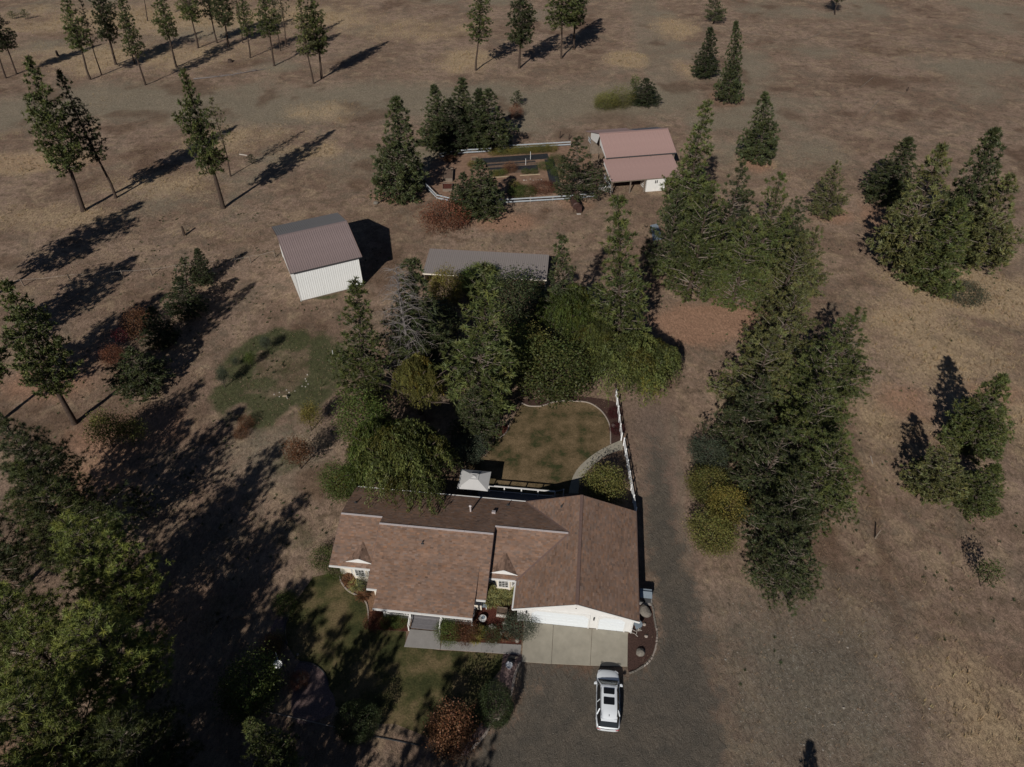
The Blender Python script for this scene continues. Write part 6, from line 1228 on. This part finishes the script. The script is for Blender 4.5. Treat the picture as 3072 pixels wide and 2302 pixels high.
gs('shrub1', K5(1815, 225), .9, .7, 'darkred', 'dark red shrub by the white fence, upper one', name='shrub'); gs('shrub1', K5(1840, 385), 1.0, .75, 'darkred', 'crimson shrub by the white fence, lower one', name='shrub')
# vegetable rows
for i in range(10):
    p = CG(850 + i * 72, 240 - i * 4.5); gs('shrub1', p, 1.0, 1.15, 'yellowgreen' if i % 3 else 'yellow', f'{["first", "second", "third", "fourth", "fifth", "sixth", "seventh", "eighth", "ninth", "tenth"][i]} leafy plant from the left in the long row at the garden back', 'garden plant', 'shrub')
for x, y, h, r_, m_, lb in ((840, 490, .9, .8, 'yellow', 'yellow plant at the left end of the middle garden row'), (900, 480, .9, .9, 'leaf', 'dark green plant in the middle garden row'), (960, 470, .9, .7, 'yellowgreen', 'pale yellow plant in the middle garden row'), (1020, 440, 1.6, 1.1, 'orange', 'tall brown plant in the middle of the garden'), (1210, 462, .8, .7, 'leaf', 'left low green plant of the right garden row'), (1300, 462, .8, .7, 'leaf', 'right low green plant of the right garden row'),
                            (1190, 690, 1.1, 2.0, 'leaf', 'wide green bush behind the front rail fence'), (1100, 700, 1.0, 1.4, 'leaf', 'green bush left of the wide one behind the front rail fence'), (1420, 650, 1.3, 2.0, 'rustred', 'brown red bush behind the front rail fence'), (1080, 625, 1.2, .9, 'yellow', 'pale cream plants in the middle front of the garden'),
                            (340, 310, .9, 1.1, 'orange', 'orange plant at the back left of the garden'), (1440, 400, 1.0, 1.3, 'leaf', 'green plant between the fabric strips near the barn'), (1560, 330, 1.1, 1.4, 'leaf', 'green plant right of the long fabric strip'), (1580, 470, 1.0, 1.2, 'leaf', 'green plant at the right end of the garden rows'), (600, 380, 1.0, .8, 'yellow', 'yellow stalks below the small pale bed')):
    gs('shrub1', CG(x, y), h, r_, m_, lb, 'garden plant', 'shrub')

# ---- dry grass: blades standing in tufts, thick where the pasture is yellow
def scatter_grass(name, n, box, seed, hmin, hmax, m_, dens, blades=6, wid=.03, label=None):
    r_ = np.random.default_rng(seed); P_ = np.stack([r_.uniform(box[0], box[1], n), r_.uniform(box[2], box[3], n)], 1)
    # keep what the camera side can see
    half = (P_[:, 1] * math.cos(PITCH) + CAM_H * math.sin(PITCH)) * 1536 / FPX; P_ = P_[np.abs(P_[:, 0]) < half * 1.12 + 4]
    k, hs = dens(P_, r_); P_ = P_[k]; hs = hs[k]
    for poly in NOGRASS: keep = ~inside(P_, poly); P_ = P_[keep]; hs = hs[keep]
    n = len(P_); h = hs * r_.uniform(.6, 1.2, n); wind = .35
    base = P_[:, None, :] + r_.normal(size=(n, blades, 2)) * .07; a = r_.uniform(0, 6.28, (n, blades)); L = h[:, None] * r_.uniform(.6, 1.1, (n, blades))
    s_ = np.stack([-np.sin(a), np.cos(a)], -1) * (wid * .5 * (1 + h[:, None, None])); tip = base + np.stack([np.cos(a), np.sin(a)], -1) * (L * .55)[..., None] + np.array([.5, .25]) * (L * wind)[..., None]
    V = np.zeros((n, blades, 3, 3)); V[:, :, 0, :2] = base - s_; V[:, :, 1, :2] = base + s_; V[:, :, 2, :2] = tip; V[:, :, 2, 2] = L; V[:, :, :2, 2] = -.03
    V = V.reshape(-1, 3); T = np.arange(len(V)).reshape(-1, 3); t = np.repeat(r_.uniform(.55, 1.35, n)[:, None] * (1 + r_.normal(size=(n, 3)) * [.05, .02, .06]), blades * 3, axis=0)
    o_ = bpy.data.objects.new(name, np_mesh(name, V, T, [F[m_]], t)); link(o_); return tag(o_, label, 'grass', kind='stuff')
def house_poly(): return [tuple(hw(u, v)[:2]) for u, v in ((-17.6, 1.5), (-13.4, 1.5), (-12.6, -3.3), (1, -3.5), (11.3, -3.4), (12.5, 5), (11.4, 12.3), (4.5, 16.5), (-6, 16), (-17.6, 12))]
NOGRASS = [house_poly(), [tuple((B1.matrix_basis @ Vector(p))[:2]) for p in ((0, 0, 0), (W1, 0, 0), (W1, D1, 0), (0, D1, 0))], [tuple(p[:2]) for p in (CG(70, 590), CG(130, 330), CG(500, 210), CG(1900, 190), CG(2050, 600), CG(1000, 760), CG(200, 720))],
           [tuple((B3.matrix_basis @ Vector(p))[:2]) for p in ((0, -1, 0), (13, -1, 0), (14, 17, 0), (0, 17, 0))], smooth_poly(BL, 3), [tuple(p[:2]) for p in FL], COURT]
def d_yellow(P_, r_):
    c = covers(P_); y = np.clip(c[5] * 1.25 - .12, 0, 1) * (1 - c[3] * .7) * (1 - c[2]); return r_.random(len(P_)) < y, .22 + .38 * c[5]
def d_sparse(P_, r_):
    c = covers(P_); y = .55 * (1 - c[3] * .8) * (1 - c[0]) * (1 - c[2] * .9) * (.25 + vnoise(P_, .3, 40)) * (1 - .6 * np.clip(1.6 - np.abs(P_[:, 0]) / 16, 0, 1) * (P_[:, 1] < 62)); return r_.random(len(P_)) < y, np.full(len(P_), .17) + .1 * c[5]
def d_green(P_, r_):
    c = covers(P_); return r_.random(len(P_)) < c[4] * .9, np.full(len(P_), .14)
scatter_grass('yellow_grass', 120000, (-150, 150, 18, 240), 91, .2, .6, 'tan', d_yellow, 6, .035, 'tall yellow dry grass standing in patches over the pasture')
scatter_grass('dry_grass', 130000, (-75, 75, 18, 130), 92, .1, .3, 'drygrass', d_sparse, 5, .028, 'short dry brown grass tufts scattered over the pasture')
scatter_grass('green_grass', 26000, (-45, 10, 22, 95), 93, .1, .2, 'leaf', d_green, 5, .02, 'short green grass growing in the ring and damp patches')

def d_weeds(P_, r_):
    c = covers(P_); w = np.clip((vnoise(P_, .16, 51) - .45) * 4, 0, 1) * (P_[:, 1] < 105) * np.where(P_[:, 0] < 0, 1, .45); return r_.random(len(P_)) < w * (1 - c[0]), np.full(len(P_), .2)
scatter_grass('weeds', 5200, (-60, 75, 20, 110), 94, .1, .3, 'topiary', d_weeds, 14, .07, 'low dark weeds dotted over the bare ground')
def stones(name, n, box, seed, dens, size, m, label):
    r_ = np.random.default_rng(seed); P_ = np.stack([r_.uniform(box[0], box[1], n), r_.uniform(box[2], box[3], n)], 1); P_ = P_[r_.random(n) < dens(P_)]
    for poly in (NOGRASS if 'gravel' not in name else NOGRASS[:-2]): P_ = P_[~inside(P_, poly)]
    n = len(P_); base = np.array([(1, 0, 0), (0, 1, 0), (-1, 0, 0), (0, -1, 0), (0, 0, .7), (0, 0, -.3)]); F_ = np.array([(0, 1, 4), (1, 2, 4), (2, 3, 4), (3, 0, 4), (1, 0, 5), (2, 1, 5), (3, 2, 5), (0, 3, 5)])
    s_ = size * r_.lognormal(0, .45, (n, 1, 1)); V = base[None] * (1 + r_.normal(size=(n, 6, 3)) * .2) * s_; V[..., :2] += P_[:, None]; V[..., 2] += .01
    T = (F_[None] + np.arange(n)[:, None, None] * 6).reshape(-1, 3); t = np.repeat(r_.uniform(.6, 1.3, (n, 1)) * np.ones((1, 3)), 6, axis=0)
    o_ = bpy.data.objects.new(name, np_mesh(name, V.reshape(-1, 3), T, [m], t)); link(o_); tag(o_, label, 'stones', kind='stuff')
ms = mat('field_stone', (.2, .18, .155), .9, .1, tint=True)
stones('field_stones', 9000, (8, 45, 14, 42), 95, lambda P_: covers(P_)[8] * .9 * (.3 + vnoise(P_, .5, 61)), .035, ms, 'small pale stones strewn over the grey ground right of the drive')
stones('loose_gravel', 5000, (-8, 22, 14, 60), 96, lambda P_: np.clip(covers(P_)[0], 0, 1) * .7, .014, ms, 'loose pale stones on the gravel drive')
stones('pasture_stones', 2600, (-70, 90, 20, 150), 97, lambda P_: .6 * np.clip((vnoise(P_, .07, 63) - .4) * 3, 0, 1), .035, ms, 'pale stones and clods dotted over the pasture')
